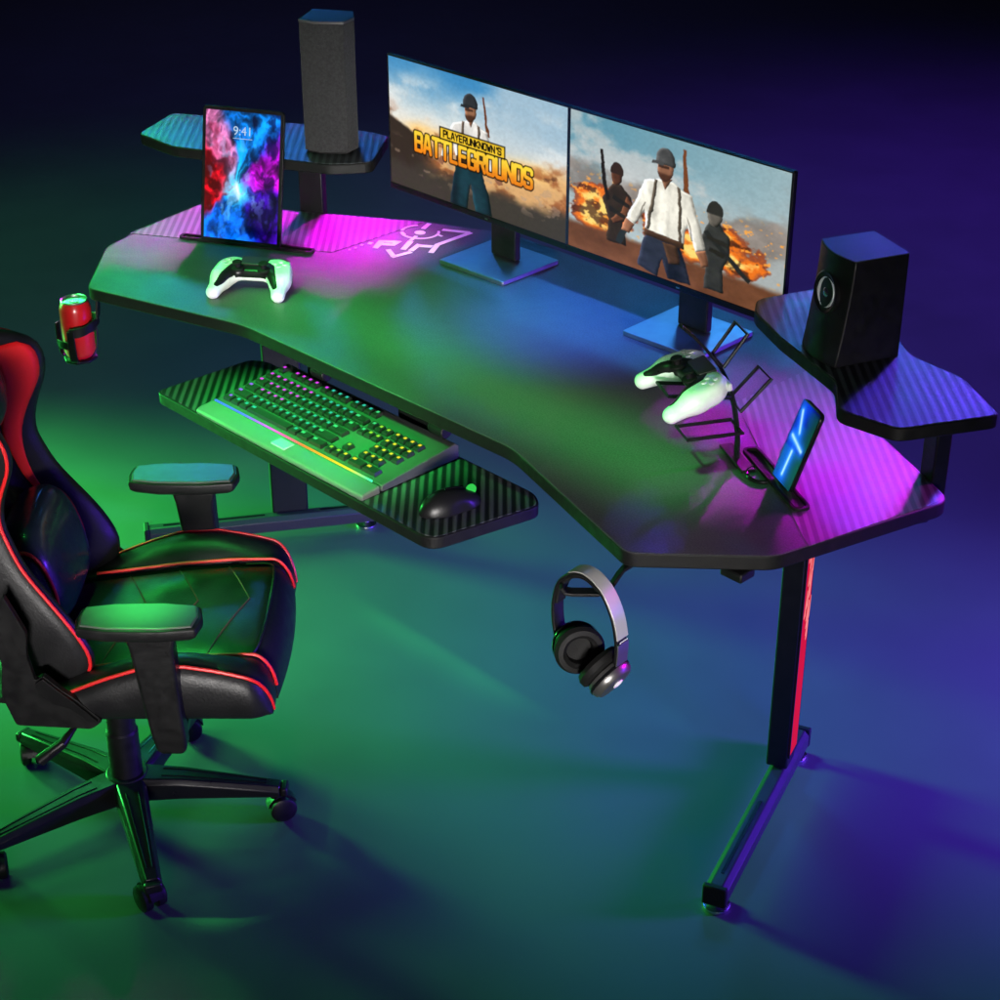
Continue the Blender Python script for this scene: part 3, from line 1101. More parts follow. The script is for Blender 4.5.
    img = fig(img, np.array([178., 126, 98]), ellip(u, v, .458, .215, .036, .09), sh)
    img = fig(img, np.array([96., 96, 96]), ellip(u, v, .458, .165, .046, .08) * (v < .20), sh)
    img = blend(img, np.array([80., 80, 80]), inpoly(u, v, [(.40, .185), (.45, .18), (.45, .205), (.395, .21)]))
    img = blend(img, np.array([74., 48, 38]), sstep(.245, .270, v) * ellip(u, v, .454, .225, .034, .085) * .85)
    img = blend(img, np.array([58., 40, 34]), inpoly(u, v, [(.424, .207), (.474, .203), (.474, .221), (.424, .225)]) * .8)
    for q, c_ in (([(.22, .52), (.30, .56), (.30, .59), (.21, .55)], 38), ([(.20, .60), (.28, .64), (.28, .67), (.20, .64)], 40), ([(.66, .58), (.75, .60), (.75, .63), (.66, .61)], 44), ([(.67, .66), (.75, .68), (.74, .71), (.67, .69)], 40)):
        img = blend(img, np.array([c_ + 4., c_, c_ - 4]), inpoly(u, v, q) * .9)
    img = blend(img, np.array([54., 52, 50]), ellip(u, v, .688, .415, .036, .075) * (v < .43))
    img = blend(img, np.array([60., 44, 36]), ellip(u, v, .232, .35, .030, .07) * (v < .36))
    return img


def monitor(x0, x1, z0, z1, y, paint, label, neck):
    w = x1 - x0
    root = thing('monitor', label, 'monitor', ((x0 + x1) / 2, y, ZT), 0, 'pair of monitors side by side')
    h = z1 - z0
    zb = z0 - ZT
    MB().box((-w / 2, 0, zb), (w / 2, .012, zb + h)).build('housing', M['plastic'], root, bevel=.0025)
    MB().box((-w / 2 + .06, .0125, zb + .03), (w / 2 - .06, .035, zb + h - .07)).build('rear_cover', M['plastic'], root, bevel=.01)
    bz, bb = .0035, .013
    me = picture_mesh('screen', paint, w - 2 * bz, h - bz - bb, 340, 186)
    me.materials.append(M['screen'])
    me.transform(Matrix.Translation((-w / 2 + bz, -.0012, zb + bb)))
    sc = link('screen', me, root)
    # thin raised chin and frame
    MB().box((-w / 2, -.002, zb), (w / 2, -.0002, zb + bb - .0005)).build('chin', M['glossblack'], root, bevel=.0006)
    for lo, hi in (((-w / 2, -.002, zb + bb), (-w / 2 + bz - .0004, -.0002, zb + h)), ((w / 2 - bz + .0004, -.002, zb + bb), (w / 2, -.0002, zb + h)), ((-w / 2 + bz, -.002, zb + h - bz + .0004), (w / 2 - bz, -.0002, zb + h))):
        MB().box(lo, hi).build('bezel', M['rim'], root)
    MB().box((neck - .004, -.0026, zb + .004), (neck + .004, -.0021, zb + .007)).build('power_light', M['alu'], root)
    nx = neck
    MB().box((nx - .036, .045, .011), (nx + .036, .062, zb + h * .55)).build('stand_neck', M['plastic'], root, bevel=.003)
    MB().box((nx - .03, .0355, zb + h * .35), (nx + .03, .0447, zb + h * .55)).build('mount', M['plastic'], root, bevel=.002)
    bp = round_poly([(nx - .088, -.055), (nx + .095, -.048), (nx + .09, .122), (nx - .095, .117)], .005, 3)
    MB().prism(bp, .0008, .010).build('stand_base', M['base_plate'], root, bevel=.0012)
    return root, sc, w - 2 * bz, h - bz - bb, (-w / 2 + bz, zb + bb)


M['screen'] = screen_mat('monitor_screen', 1.0)
M['rim'] = mat('satin_dark_rim', (.02, .02, .022), .3)
mon_l, sc_l, sw, shh, org = monitor(-.545, -.0195, .853, 1.143, .10, paint_left, 'left monitor showing BATTLEGROUNDS in yellow letters over a person in a pale shirt', .035)
mon_r, *_ = monitor(-.0185, .5150, .853, 1.143, .10, paint_right, 'right monitor showing three armed people in front of fire on brown ground', .022)

# ================================================================ TABLET
def paint_tablet(u, v):
    wx = u + .35 * (fbm(u, v, 3, 3, 5) - .5)
    wy = v + .35 * (fbm(u, v, 8, 3, 5) - .5)
    dx, dy = (wx - .44), (wy - .56) * 1.35
    ang = np.arctan2(dy, dx)
    r = np.hypot(dx, dy)
    ray = fbm((ang + 4) / 8, np.clip(r, 0, 1.5) / 4, 12, 30, 4)
    ray = sstep(.25, .75, ray)
    cs = lambda a_: np.cos(ang - a_)
    img = np.zeros(u.shape + (3,)) + np.array([8., 30, 130])
    img = blend(img, (236, 18, 40), sstep(-.22, .35, cs(3.05)))
    img = blend(img, (16, 110, 240), sstep(.72, .92, cs(1.95)))
    img = blend(img, (206, 20, 224), sstep(.62, .9, cs(.0)))
    img = blend(img, (60, 14, 150), sstep(.8, .97, cs(.72)))
    img = blend(img, (20, 140, 250), sstep(.72, .95, cs(-1.35)))
    img = blend(img, (226, 150, 214), sstep(.90, 1, cs(-2.2)) * .85)
    img = img * (.35 + .95 * ray)[..., None]
    dk = sstep(.52, .62, fbm(u * 1.1, v * 1.1, 41, 7, 5)) * sstep(.12, .4, r)
    img = blend(img, (8, 6, 40), dk * .6 * (cs(3.0) < .3))
    img = blend(img, (120, 8, 30), dk * .35 * (cs(3.0) >= .3))
    img = blend(img, (60, 216, 255), np.exp(-(r / .15) ** 2) * (.4 + ray))
    img = blend(img, (240, 252, 255), np.exp(-(r / .06) ** 2))
    st = sstep(.60, .66, fbm(u, v, 64, 12, 4)) * np.exp(-(r / .45) ** 2)
    return blend(img, (150, 210, 255), st * .5)


tx = Vector((.876, .482, 0)).normalized()
ty = Vector((-tx.y, tx.x, 0))
TW, TH = .186, .286
tilt = R(13)
tab = thing('tablet', 'tablet propped upright in the left desk slot showing bright red, blue and purple abstract picture', 'tablet')
zx = (ty * math.sin(tilt) + Vector((0, 0, 1)) * math.cos(tilt))
yx = zx.cross(tx)
tab.matrix_world = frame((-.713, -.186, .7525), tx, yx, zx)
rp = round_poly([(-TW / 2, 0), (TW / 2, 0), (TW / 2, TH), (-TW / 2, TH)], .012, 5)
Xr = frame((0, 0, 0), (1, 0, 0), (0, 0, 1), (0, -1, 0))
MB().prism(rp, -.004, .003, X=Xr).build('tablet_case', M['plastic'], tab, bevel=.0012)
me = picture_mesh('tablet_screen', paint_tablet, TW - .016, TH - .016, 96, 140)
me.materials.append(screen_mat('tablet_screen', 1.1))
me.transform(Matrix.Translation((-TW / 2 + .008, -.0034, .008)))
tsc = link('tablet_screen', me, tab)
M['clock_white'] = mat('pale_clock_digits', (.1, .1, .1), .5, emit=(.55, .75, .95), estr=.7)
text_obj('clock_digits', '9:41', .026, M['clock_white'], tsc, frame((0, -.0039, TH * .83), (1, 0, 0), (0, 0, 1), (0, -1, 0)), extrude=.0001)
MB().box((-.022, -.0040, TH * .775), (.022, -.0037, TH * .779)).build('date_line', M['clock_white'], tsc)

# ================================================================ SMARTPHONE
def paint_phone(u, v):
    n = fbm(u, v, 4, 4, 4)
    img = np.zeros(u.shape + (3,)) + np.array([10., 26, 120])
    img = blend(img, (16, 66, 220), np.exp(-((u - .3) / .3) ** 2) * .9)
    img = blend(img, (6, 12, 60), sstep(.55, 1, u) * .8)
    img = img * (.8 + .4 * n)[..., None]

    def seg(x0, y0, x1, y1, w):
        d = np.hypot(x1 - x0, (y1 - y0) * 2)
        t = np.clip(((u - x0) * (x1 - x0) + (v - y0) * (y1 - y0) * 4) / d ** 2, 0, 1)
        dist = np.hypot(u - x0 - t * (x1 - x0), (v - y0 - t * (y1 - y0)) * 2)
        return dist
    for a in ((.18, .12, .42, .36), (.16, .44, .80, .52), (.42, .60, .40, .90)):
        d = seg(*a, .05)
        img = blend(img, (40, 120, 255), np.exp(-(d / .16) ** 2) * .9)
        img = blend(img, (190, 232, 255), np.exp(-(d / .05) ** 2))
    return img


sx_ = Vector((.877, -.48, 0)).normalized()
nx_ = Vector((.48, .877, 0)).normalized()
pt = R(19)
ph = thing('smartphone', 'blue smartphone leaning upright in the slot on the right wing of the desk', 'phone')
pz = nx_ * math.sin(pt) + Vector((0, 0, 1)) * math.cos(pt)
ph.matrix_world = frame((.772, -.2165, .7525), sx_, pz.cross(sx_), pz)
PW, PH = .070, .142
MB().prism(round_poly([(-PW / 2, 0), (PW / 2, 0), (PW / 2, PH), (-PW / 2, PH)], .012, 5), -.0045, .0035, X=Xr).build('phone_body', M['glossblack'], ph, bevel=.0015)
me = picture_mesh('phone_screen', paint_phone, PW - .005, PH - .005, 48, 90)
me.materials.append(screen_mat('phone_screen', 1.0))
me.transform(Matrix.Translation((-PW / 2 + .0025, -.0038, .0025)))
link('phone_screen', me, ph)

# ================================================================ SPEAKERS
Rv = Vector((.698, .716))
Fv = Vector((-.716, .698))
tw = thing('tower_speaker', 'tall grey cloth covered tower speaker on the raised left shelf', 'speaker', (-.655, .032, ZS + .0012))
hexp = [(-.057, -.030), (-.024, -.050), (.038, -.054), (.058, -.018), (.052, .034), (-.034, .056)]
hexw = [tuple(Rv * a + Fv * c_) for a, c_ in hexp]
MB().prism([(a * .99, c_ * .99) for a, c_ in hexw], .004, .276, scale_top=1.0).build('cloth_body', M['fabric'], tw, bevel=.002)
MB().prism(hexw, .2762, .282).build('top_panel', M['spk_top'], tw, bevel=.001)
MB().prism([(a * .9, c_ * .9) for a, c_ in hexw], 0, .004).build('base_ring', M['rubber'], tw)

sp = thing('bookshelf_speaker', 'black wedge speaker with round silver driver on the raised right shelf', 'speaker', (.760, -.034, ZS + .0012))
SH = .178
q0 = [Vector((.693, -.056)), Vector((.793, -.100)), Vector((.829, -.006)), Vector((.730, .036))]
q0 = [q - Vector((.760, -.034)) for q in q0]
fr = (q0[1] - q0[0]).normalized()
fn = Vector((fr.y, -fr.x))      # out of the front face
rows = []
for k in range(9):
    t = k / 8
    fl_ = .020 * (1 - t) ** 1.5
    row = []
    m_ = 10
    for j in range(m_ + 1):
        s_ = j / m_
        p = q0[0].lerp(q0[1], s_)
        bul = .012 * math.sin(math.pi * s_)
        row.append((p.x + fn.x * (bul + fl_), p.y + fn.y * (bul + fl_), t * SH))
    row.append((q0[2].x, q0[2].y, t * SH))
    row.append((q0[3].x, q0[3].y, t * SH))
    rows.append(row)
mb = MB().grid(rows, 0, close_u=True)
n = len(rows[0])
mb.f += [list(range(n))[::-1], [8 * n + j for j in range(n)]]
mb.m += [0, 0]
mb.build('cabinet', M['plastic'], sp, bevel=.002)
topq = [(p[0] * .985, p[1] * .985) for p in rows[-1]]
MB().prism(topq, SH + .0003, SH + .0015).build('top_panel', M['spk_top'], sp)
dc = q0[0].lerp(q0[1], .50)
dn = Vector((fn.x, fn.y, .10)).normalized()
dx_ = Vector((fr.x, fr.y, 0))
Xd = frame((dc.x + fn.x * .0128, dc.y + fn.y * .0128, SH * .62), dx_, dn.cross(dx_), dn)
MB().lathe([(.036, -.004), (.036, .004), (.033, .006), (.028, .004), (.026, -.001)], 36, X=Xd, caps=False).build('driver_ring', M['plastic_soft'], sp, smooth=True)
MB().lathe([(.027, .000), (.0245, .004), (.021, .003), (.012, -.001), (.0, -.002)], 36, X=Xd, caps=False).build('driver_cone', M['cone'], sp, smooth=True)
MB().lathe([(.010, -.002), (.009, .003), (.005, .0055), (.0, .006)], 24, X=Xd, caps=False).build('dust_cap', M['alu'], sp, smooth=True)

# ================================================================ GAME CONTROLLERS
def shell_f(X, Y, Z):
    A = np.abs(X)
    g = cap(A, Y, Z, (.054, .022, .002), (.067, -.052, -.010), .0235, .0140)
    g = smin(g, cap(A, Y, Z, (.046, .030, .003), (.060, -.005, .0), .0200, .0205), .018)
    c = rbox(X, Y, Z, (0, .024, .003), (.056, .027, .0150), .012)
    d = smin(g, c, .013)
    return smax(d, Z - .0195, .006)


def plate_f(X, Y, Z):
    A = np.abs(X)
    base = shell_f(X, Y, Z) - .0009
    # inverted-U plan region
    reg = smin(rbox(X, Y, Z, (0, .012, 0), (.036, .019, .2), .012), cap(A, Y, Z * 0, (.036, .010, 0), (.0605, -.046, 0), .0105, .0050), .008)
    reg = np.maximum(reg, -(Z - .000))
    return np.maximum(base, reg)


def make_controller(label, group):
    root = thing('game_controller', label, 'game controller', group=group)
    sdf_obj('shell', shell_f, (-.095, -.075, -.036), (.095, .062, .03), .0019, M['white'], root)
    sdf_obj('centre_plate', plate_f, (-.080, -.066, -.004), (.080, .040, .028), .0016, M['plastic_soft'], root)
    MB().prism(round_poly([(-.026, .016), (.026, .016), (.029, .047), (-.029, .047)], .004, 3), .016, .0214).build('touchpad', M['touch'], root, bevel=.001)
    for s_ in (-1, 1):
        Xs = Matrix.Translation((s_ * .027, .000, .0198))
        MB().lathe([(.013, -.002), (.012, .001), (.0055, .003), (.005, .010), (.0095, .0115), (.010, .0135), (.008, .015), (.0, .0143)], 24, X=Xs, caps=False).build('thumbstick', M['rubber'], root, smooth=True)
        MB().box((s_ * .052 - .016, .046, -.004), (s_ * .052 + .016, .056, .010)).build('shoulder_button', M['white_dim'], root, bevel=.003)
    dp = MB()
    for a in range(4):
        Xs = Matrix.Translation((-.054, .024, .0192)) @ Matrix.Rotation(a * math.pi / 2, 4, 'Z')
        dp.prism([(.003, 0), (.007, -.004), (.013, -.004), (.013, .004), (.007, .004)], 0, .002, X=Xs)
    dp.build('direction_pad', M['white_dim'], root)
    for a in range(4):
        Xs = Matrix.Translation((.054 + .010 * math.cos(a * math.pi / 2), .024 + .010 * math.sin(a * math.pi / 2), .0192))
        MB().lathe([(.0045, 0), (.0045, .0018), (.004, .0024), (.0, .0026)], 16, X=Xs, caps=False).build('action_button', M['white_dim'], root, smooth=True)
    return root


M['touch'] = mat('green_tinted_touchpad', (.02, .02, .02), .4)
M['white_dim'] = mat('pale_grey_plastic', (.62, .62, .64), .35)
g1 = make_controller('white game controller lying flat on the desk in front of the tablet', 'white game controllers')
cx_ = Vector((.803, .596, 0)).normalized()
cy_ = Vector((-cx_.y, cx_.x, 0))
pit = R(7)
gy = cy_ * math.cos(pit) + Vector((0, 0, 1)) * math.sin(pit)
g1.matrix_world = frame((-.494, -.322, .7775), cx_, gy, cx_.cross(gy))


def copy_tree(o, parent=None):
    c = o.copy()
    COL.objects.link(c)
    c.parent = parent
    for ch in [k for k in bpy.data.objects if k.parent == o and k != c]:
        copy_tree(ch, c)
    return c


kids = [k for k in COL.objects if k.parent == g1]
g2 = g1.copy()
COL.objects.link(g2)
for k in kids:
    c = k.copy()
    COL.objects.link(c)
    c.parent = g2
g2['label'] = 'white game controller resting on an arm of the black wire stand'
pit2 = R(13)
gy = nx_ * math.cos(pit2) + Vector((0, 0, 1)) * math.sin(pit2)
g2.matrix_world = frame((.613, -.282, .755 + .148), sx_, gy, sx_.cross(gy))

# ================================================================ CONTROLLER STAND
SB = Vector((.663, -.198, .755))
st = thing('controller_stand', 'black wire controller stand with four open arms in the right desk slot', 'stand', SB)
S3, N3, Z3 = sx_, nx_, Vector((0, 0, 1))


def sp3(n_, z_, s_=0.0):
    return S3 * s_ + N3 * n_ + Z3 * z_


spine = catmull([(-.112, .250), (-.083, .222), (-.041, .170), (-.017, .117), (-.003, .051), (.0, .0)], 6)
MB().strip([sp3(a, c_) for a, c_ in spine], .014, .005, S3).build('spine', M['steel'], st, bevel=.001)
MB().box((-.05, -.012, -.004), (.05, .012, .001), X=frame((0, 0, 0), S3, N3, Z3)).build('stand_foot', M['steel'], st, bevel=.001)
hw = .026
for name, inner, outer in (('ur', (-.045, .182), (-.008, .234)), ('lr', (-.010, .098), (.039, .150)), ('ll', (-.004, .058), (-.101, .058)), ('ul', (-.030, .125), (-.138, .142))):
    path = [sp3(inner[0], inner[1], -hw), sp3(outer[0], outer[1], -hw), sp3(outer[0], outer[1], hw), sp3(inner[0], inner[1], hw)]
    arm = MB()
    arm.tube(path, .0033, 8, closed=True)
    arm.build('arm', M['steel'], st, smooth=True)

# ================================================================ KEYBOARD
kb = thing('keyboard', 'full size black keyboard with rainbow lit keys and wide wrist rest on the tray', 'keyboard', (-.090, -.480, .6206))
kx0, kx1 = -.242, .246
body = MB()
sec = [(-.066, .002), (-.066, .0145), (.112, .034), (.120, .028), (.120, .002)]
for i, (y, z) in enumerate(sec):
    pass
body.add([(kx0, y, z) for y, z in sec] + [(kx1, y, z) for y, z in sec],
         [[0, 1, 2, 3, 4], [9, 8, 7, 6, 5]] + [[i, 5 + i, 5 + (i + 1) % 5, (i + 1) % 5] for i in range(5)])
body.build('keyboard_body', mat('satin_keyboard_frame', (.06, .06, .06), .4, noise=.05), kb, bevel=.002)
wr = MB()
sec = [(-.112, .0), (-.112, .009), (-.106, .012), (-.074, .0155), (-.0692, .0155), (-.0692, .0)]
wr.add([(kx0, y, z) for y, z in sec] + [(kx1, y, z) for y, z in sec],
       [[0, 1, 2, 3, 4, 5], [11, 10, 9, 8, 7, 6]] + [[i, 6 + i, 6 + (i + 1) % 6, (i + 1) % 6] for i in range(6)])
wrest = wr.build('wrist_rest', M['wrist'] if 'wrist' in M else mat('satin_wrist_rest', (.12, .12, .12), .42, noise=.05), kb, bevel=.003)
MB().prism([(-.022, -.102), (.016, -.102), (.016, -.078), (-.022, -.078)], .0125, .0160).build('badge', mat('glossy_badge', (.45, .45, .45), .25), wrest)
# lit gap between keys and wrist rest: segments of changing colour
hue = [(.0, .10, 1, .02), (.18, .15, .35, 1), (.36, .75, .05, 1), (.47, 1, .02, .45), (.56, 1, .08, .03), (.66, 1, .35, .0), (.78, 1, .75, .02), (.9, .1, 1, .4), (1, .0, .8, 1)]
hue = [(.0, .05, .15, 1), (.2, .10, .10, 1), (.33, .7, .05, 1), (.45, 1, .02, .4), (.55, 1, .10, .03), (.68, 1, .42, .0), (.82, .9, .8, .02), (.93, .1, 1, .4), (1, .0, .8, 1)]


def hue_at(t):
    for i in range(len(hue) - 1):
        if t <= hue[i + 1][0]:
            a = (t - hue[i][0]) / (hue[i + 1][0] - hue[i][0])
            return tuple(hue[i][k] * (1 - a) + hue[i + 1][k] * a for k in (1, 2, 3))
    return hue[-1][1:]


def gradient_led(name, s):
    m = bpy.data.materials.new(name)
    m.use_nodes = True
    nt = m.node_tree
    p = nt.nodes['Principled BSDF']
    p.inputs['Base Color'].default_value = (.02, .02, .02, 1)
    tc = nt.nodes.new('ShaderNodeTexCoord')
    sp_ = nt.nodes.new('ShaderNodeSeparateXYZ')
    nt.links.new(tc.outputs['Object'], sp_.inputs[0])
    mr = nt.nodes.new('ShaderNodeMapRange')
    mr.inputs['From Min'].default_value = kx0
    mr.inputs['From Max'].default_value = kx1
    nt.links.new(sp_.outputs['X'], mr.inputs['Value'])
    cr = nt.nodes.new('ShaderNodeValToRGB')
    while len(cr.color_ramp.elements) < len(hue):
        cr.color_ramp.elements.new(.5)
    for e_, h_ in zip(cr.color_ramp.elements, hue):
        e_.position = h_[0]
        e_.color = (*h_[1:], 1)
    nt.links.new(mr.outputs[0], cr.inputs[0])
    nt.links.new(cr.outputs[0], p.inputs['Emission Color'])
    p.inputs['Emission Strength'].default_value = s
    return m


MB().box((kx0 + .002, -.0688, .012), (kx1 - .025, -.0654, .0162)).build('light_strip', gradient_led('rainbow_light_strip', 1.1), kb)

LEG = [led('legend_glow_magenta', (.85, .06, 1), .95), led('legend_glow_violet', (.35, .15, 1), .9), led('legend_glow_cyan', (.05, .9, .60), .7),
       led('legend_glow_green', (.08, 1, .30), .75), led('legend_glow_lime', (.5, 1, .06), .75), led('legend_glow_yellow', (1, .8, .04), .9)]
M['keycap'] = mat('black_keycap', (.014, .014, .014), .4)
U = .0199
cap_cache = {}


def keycap(wu, li, legend):
    k = (round(wu, 3), li, legend)
    if k in cap_cache:
        return cap_cache[k]
    w, d = wu * U - .0034, U * 1.12 - .0040
    b_, t_ = .0065, .0
    t0 = .0016
    v = [(-w / 2, -d / 2, 0), (w / 2, -d / 2, 0), (w / 2, d / 2, 0), (-w / 2, d / 2, 0)]
    ti = [(-w / 2 + t0, -d / 2 + t0, b_), (w / 2 - t0, -d / 2 + t0, b_), (w / 2 - t0, d / 2 - t0 * .6, b_), (-w / 2 + t0, d / 2 - t0 * .6, b_)]
    lw, lh = min(.0100, .0040 + .0025 * wu), .0060
    lx = -w / 2 + .0035 if wu > 1.4 else -lw / 2
    le = [(lx, .0004, b_ + .00025), (lx + lw, .0004, b_ + .00025), (lx + lw, .0004 + lh, b_ + .00025), (lx, .0004 + lh, b_ + .00025)]
    me = bpy.data.meshes.new('key')
    me.from_pydata(v + ti + le, [], [(3, 2, 1, 0), (4, 5, 6, 7), (0, 1, 5, 4), (1, 2, 6, 5), (2, 3, 7, 6), (3, 0, 4, 7), (8, 9, 10, 11)])
    me.materials.append(M['keycap'])
    me.materials.append(LEG[li])
    me.polygons[6].material_index = 1
    cap_cache[k] = me
    return me


rows_k = [
    (0, [(0, 1)] + [(2 + i + (.5 if i > 3 else 0) + (.5 if i > 7 else 0), 1) for i in range(12)]),
    (1.2, [(i, 1) for i in range(13)] + [(13, 2)] + [(15.3 + i, 1) for i in range(3)] + [(18.6 + i, 1) for i in range(4)]),
    (2.2, [(0, 1.5)] + [(1.5 + i, 1) for i in range(12)] + [(13.5, 1.5)] + [(15.3 + i, 1) for i in range(3)] + [(18.6 + i, 1) for i in range(4)]),
    (3.2, [(0, 1.75)] + [(1.75 + i, 1) for i in range(11)] + [(12.75, 2.25)] + [(18.6 + i, 1) for i in range(4)]),
    (4.2, [(0, 2.25)] + [(2.25 + i, 1) for i in range(10)] + [(12.25, 2.75), (16.3, 1)] + [(18.6 + i, 1) for i in range(3)]),
    (5.2, [(0, 1.25), (1.25, 1.25), (2.5, 1.25), (3.75, 6.25), (10, 1.25), (11.25, 1.75), (13, 2)] + [(15.3 + i, 1) for i in range(3)] + [(18.6, 2), (20.6, 2)]),
]
nk = 0
slope = math.atan2(.0195, .178)
for ry, ks in rows_k:
    for kxu, wu in ks:
        x = kx0 + .010 + (kxu + wu / 2) * U
        y = .088 - ry * U * 1.30
        z = .0145 + (y + .066) * (.0195 / .178) + .0006
        t = (x - kx0) / (kx1 - kx0)
        sc_ = t + (ry - 3) * .02
        li = 0 if sc_ < .27 and ry < 3.5 else (2 if sc_ < .55 else (3 if sc_ < .66 else (4 if sc_ < .76 else 5)))
        if sc_ < .1 and ry > 2.5:
            li = 1
        o = bpy.data.objects.new('key', keycap(wu, li, 1))
        COL.objects.link(o)
        o.parent = kb
        o.location = (x, y, z)
        o.rotation_euler = (slope, 0, 0)
        nk += 1
print('keys', nk)

# ================================================================ MOUSE
ms = thing('computer_mouse', 'black computer mouse with green lit wheel on the tray right of the keyboard', 'mouse', (.282, -.492, .6207), R(-14))


def mouse_f(X, Y, Z):
    d = np.sqrt((X / .031) ** 2 + ((Y + .006) / .060) ** 2 + (Z / (.038 - .10 * np.clip(Y, -.06, .06) * .9)) ** 2) - 1
    d = d * .03
    waist = np.sqrt((np.abs(X) - .058) ** 2 + (Y - .006) ** 2 * .55 + (Z - .012) ** 2 * .5) - .030
    d = smax(d, -waist, .008)
    return np.maximum(d, -Z + .0005)


sdf_obj('mouse_body', mouse_f, (-.04, -.074, -.002), (.04, .064, .05), .0022, M['plastic_soft'], ms)
MB().lathe([(.0085, -.0035), (.0095, -.002), (.0095, .002), (.0085, .0035)], 20, X=frame((0, .036, .0265), (0, 0, 1), (0, 1, 0), (-1, 0, 0))).build('scroll_wheel', led('green_wheel_light', (.05, 1, .12), .6), ms, smooth=True)
MB().strip([(0, .020, .0365), (0, .001, .0400), (0, -.016, .0408)], .003, .0012, (1, 0, 0)).build('button_split', M['glossblack'], ms)

# ================================================================ HEADPHONES
hp = thing('headphones', 'grey and black over ear headphones hanging from the hook under the desk corner', 'headphones')
E3 = Vector((.996, .076, 0)).normalized()   # from far cup to near cup
B3 = Vector((-E3.y, E3.x, 0))     # sideways
hp.matrix_world = frame((.716, -.624, .528) , E3, B3, (0, 0, 1))
# local: x ear axis, y sideways, z up; apex of the band at z=.19
band = [(-.040, 0, .062), (-.049, 0, .100), (-.050, 0, .138), (-.040, 0, .176), (-.016, 0, .200), (.012, 0, .206), (.042, 0, .190), (.064, 0, .155), (.074, 0, .112), (.073, 0, .075)]
bp = catmull([(x, 0, z) for x, y, z in band], 6)
kcut = int(len(bp) * .42)
MB().strip(bp, .026, .006, (0, 1, 0)).build('headband', M['plastic_soft'], hp, bevel=.002)
outer = [(x * 1.0 + dx, 0, z + dz) for (x, _, z), dx, dz in [(q, .0045 * math.cos(math.atan2(q[2] - .11, q[0])), .0045 * math.sin(math.atan2(q[2] - .11, q[0]))) for q in bp]]
MB().strip(outer[kcut:-7], .027, .002, (0, 1, 0)).build('band_cover', M['silver_soft'], hp, bevel=.0008)
MB().strip(outer[-7:], .027, .0022, (0, 1, 0)).build('slider', M['grey_metal'], hp, bevel=.0008)
tm = MB()  # small white blocks standing in for an unreadable printed word
q0_, q1_ = Vector(outer[-8]), Vector(outer[-7])
for k in range(5):
    c = q0_.lerp(q1_, .5) + Vector((.0018, -.008 + k * .004, 0))
    tm.box((c.x, c.y - .0013, c.z - .001), (c.x + .0006, c.y + .0013, c.z + .001))
tm.build('word_mark', M['logo_white'], hp)
inn = [(x - .005 * math.cos(math.atan2(z - .11, x)), 0, z - .005 * math.sin(math.atan2(z - .11, x))) for x, _, z in bp]
MB().strip(inn[12:36], .022, .006, (0, 1, 0)).build('head_pad', M['cushion'], hp, bevel=.002)


def earcup(cx, cz, tiltdeg, facing, near, yaw=0):
    # axis points out of the cup's outer face
    a = R(tiltdeg)
    ax = Vector((facing * math.cos(a), 0, -math.sin(a)))
    up = Vector((0, 1, 0))
    X = frame((cx, 0, cz), up, ax.cross(up), ax)
    X = Matrix.Translation((cx, 0, cz)) @ Matrix.Rotation(R(yaw), 4, 'Z') @ Matrix.Translation((-cx, 0, -cz)) @ X
    X = X @ Matrix.Scale(1.09, 4)
    cp = MB().lathe([(.026, -.006), (.032, -.002), (.0345, .006), (.033, .014), (.028, .019), (.015, .021), (.0, .0212)], 36, X=X, caps=False).build('ear_cup', M['grey_metal'] if near else M['plastic_soft'], hp, smooth=True)
    MB().lathe([(.0350, .004), (.0356, .006), (.0350, .008)], 36, X=X, caps=False).build('cup_seam', M['glossblack'], cp, smooth=True)
    cu = MB().lathe([(.030, -.004), (.036, -.008), (.037, -.016), (.033, -.023), (.026, -.024), (.020, -.019), (.018, -.009), (.0, -.008)], 36, X=X, caps=False).build('ear_cushion', M['cushion'], cp, smooth=True)
    if near:
        lo = MB()
        lo.tube([X @ Vector((.0075 * math.cos(t), .0075 * math.sin(t) + .004, .0216)) for t in np.linspace(0, 6.283, 25)[:-1]], .0013, 6, closed=True)
        lo.tube([X @ Vector((q_[0], q_[1] + .004, .0218)) for q_ in ((-.0028, .0065), (-.0028, -.0035), (.0015, -.0035), (.003, 0), (.0015, .003), (-.0028, .003))], .0011, 6)
        lo.build('emblem', M['logo_white'], cp, smooth=True)
    return cp


earcup(-.010, .068, 8, -1, False, -36)
earcup(.050, .042, 30, 1, True)

# ================================================================ GAMING CHAIR
ch = thing('gaming_chair', 'black gaming chair with red piping and red side panels on a five spoke base', 'chair', (-.088, -.975, 0), R(46))
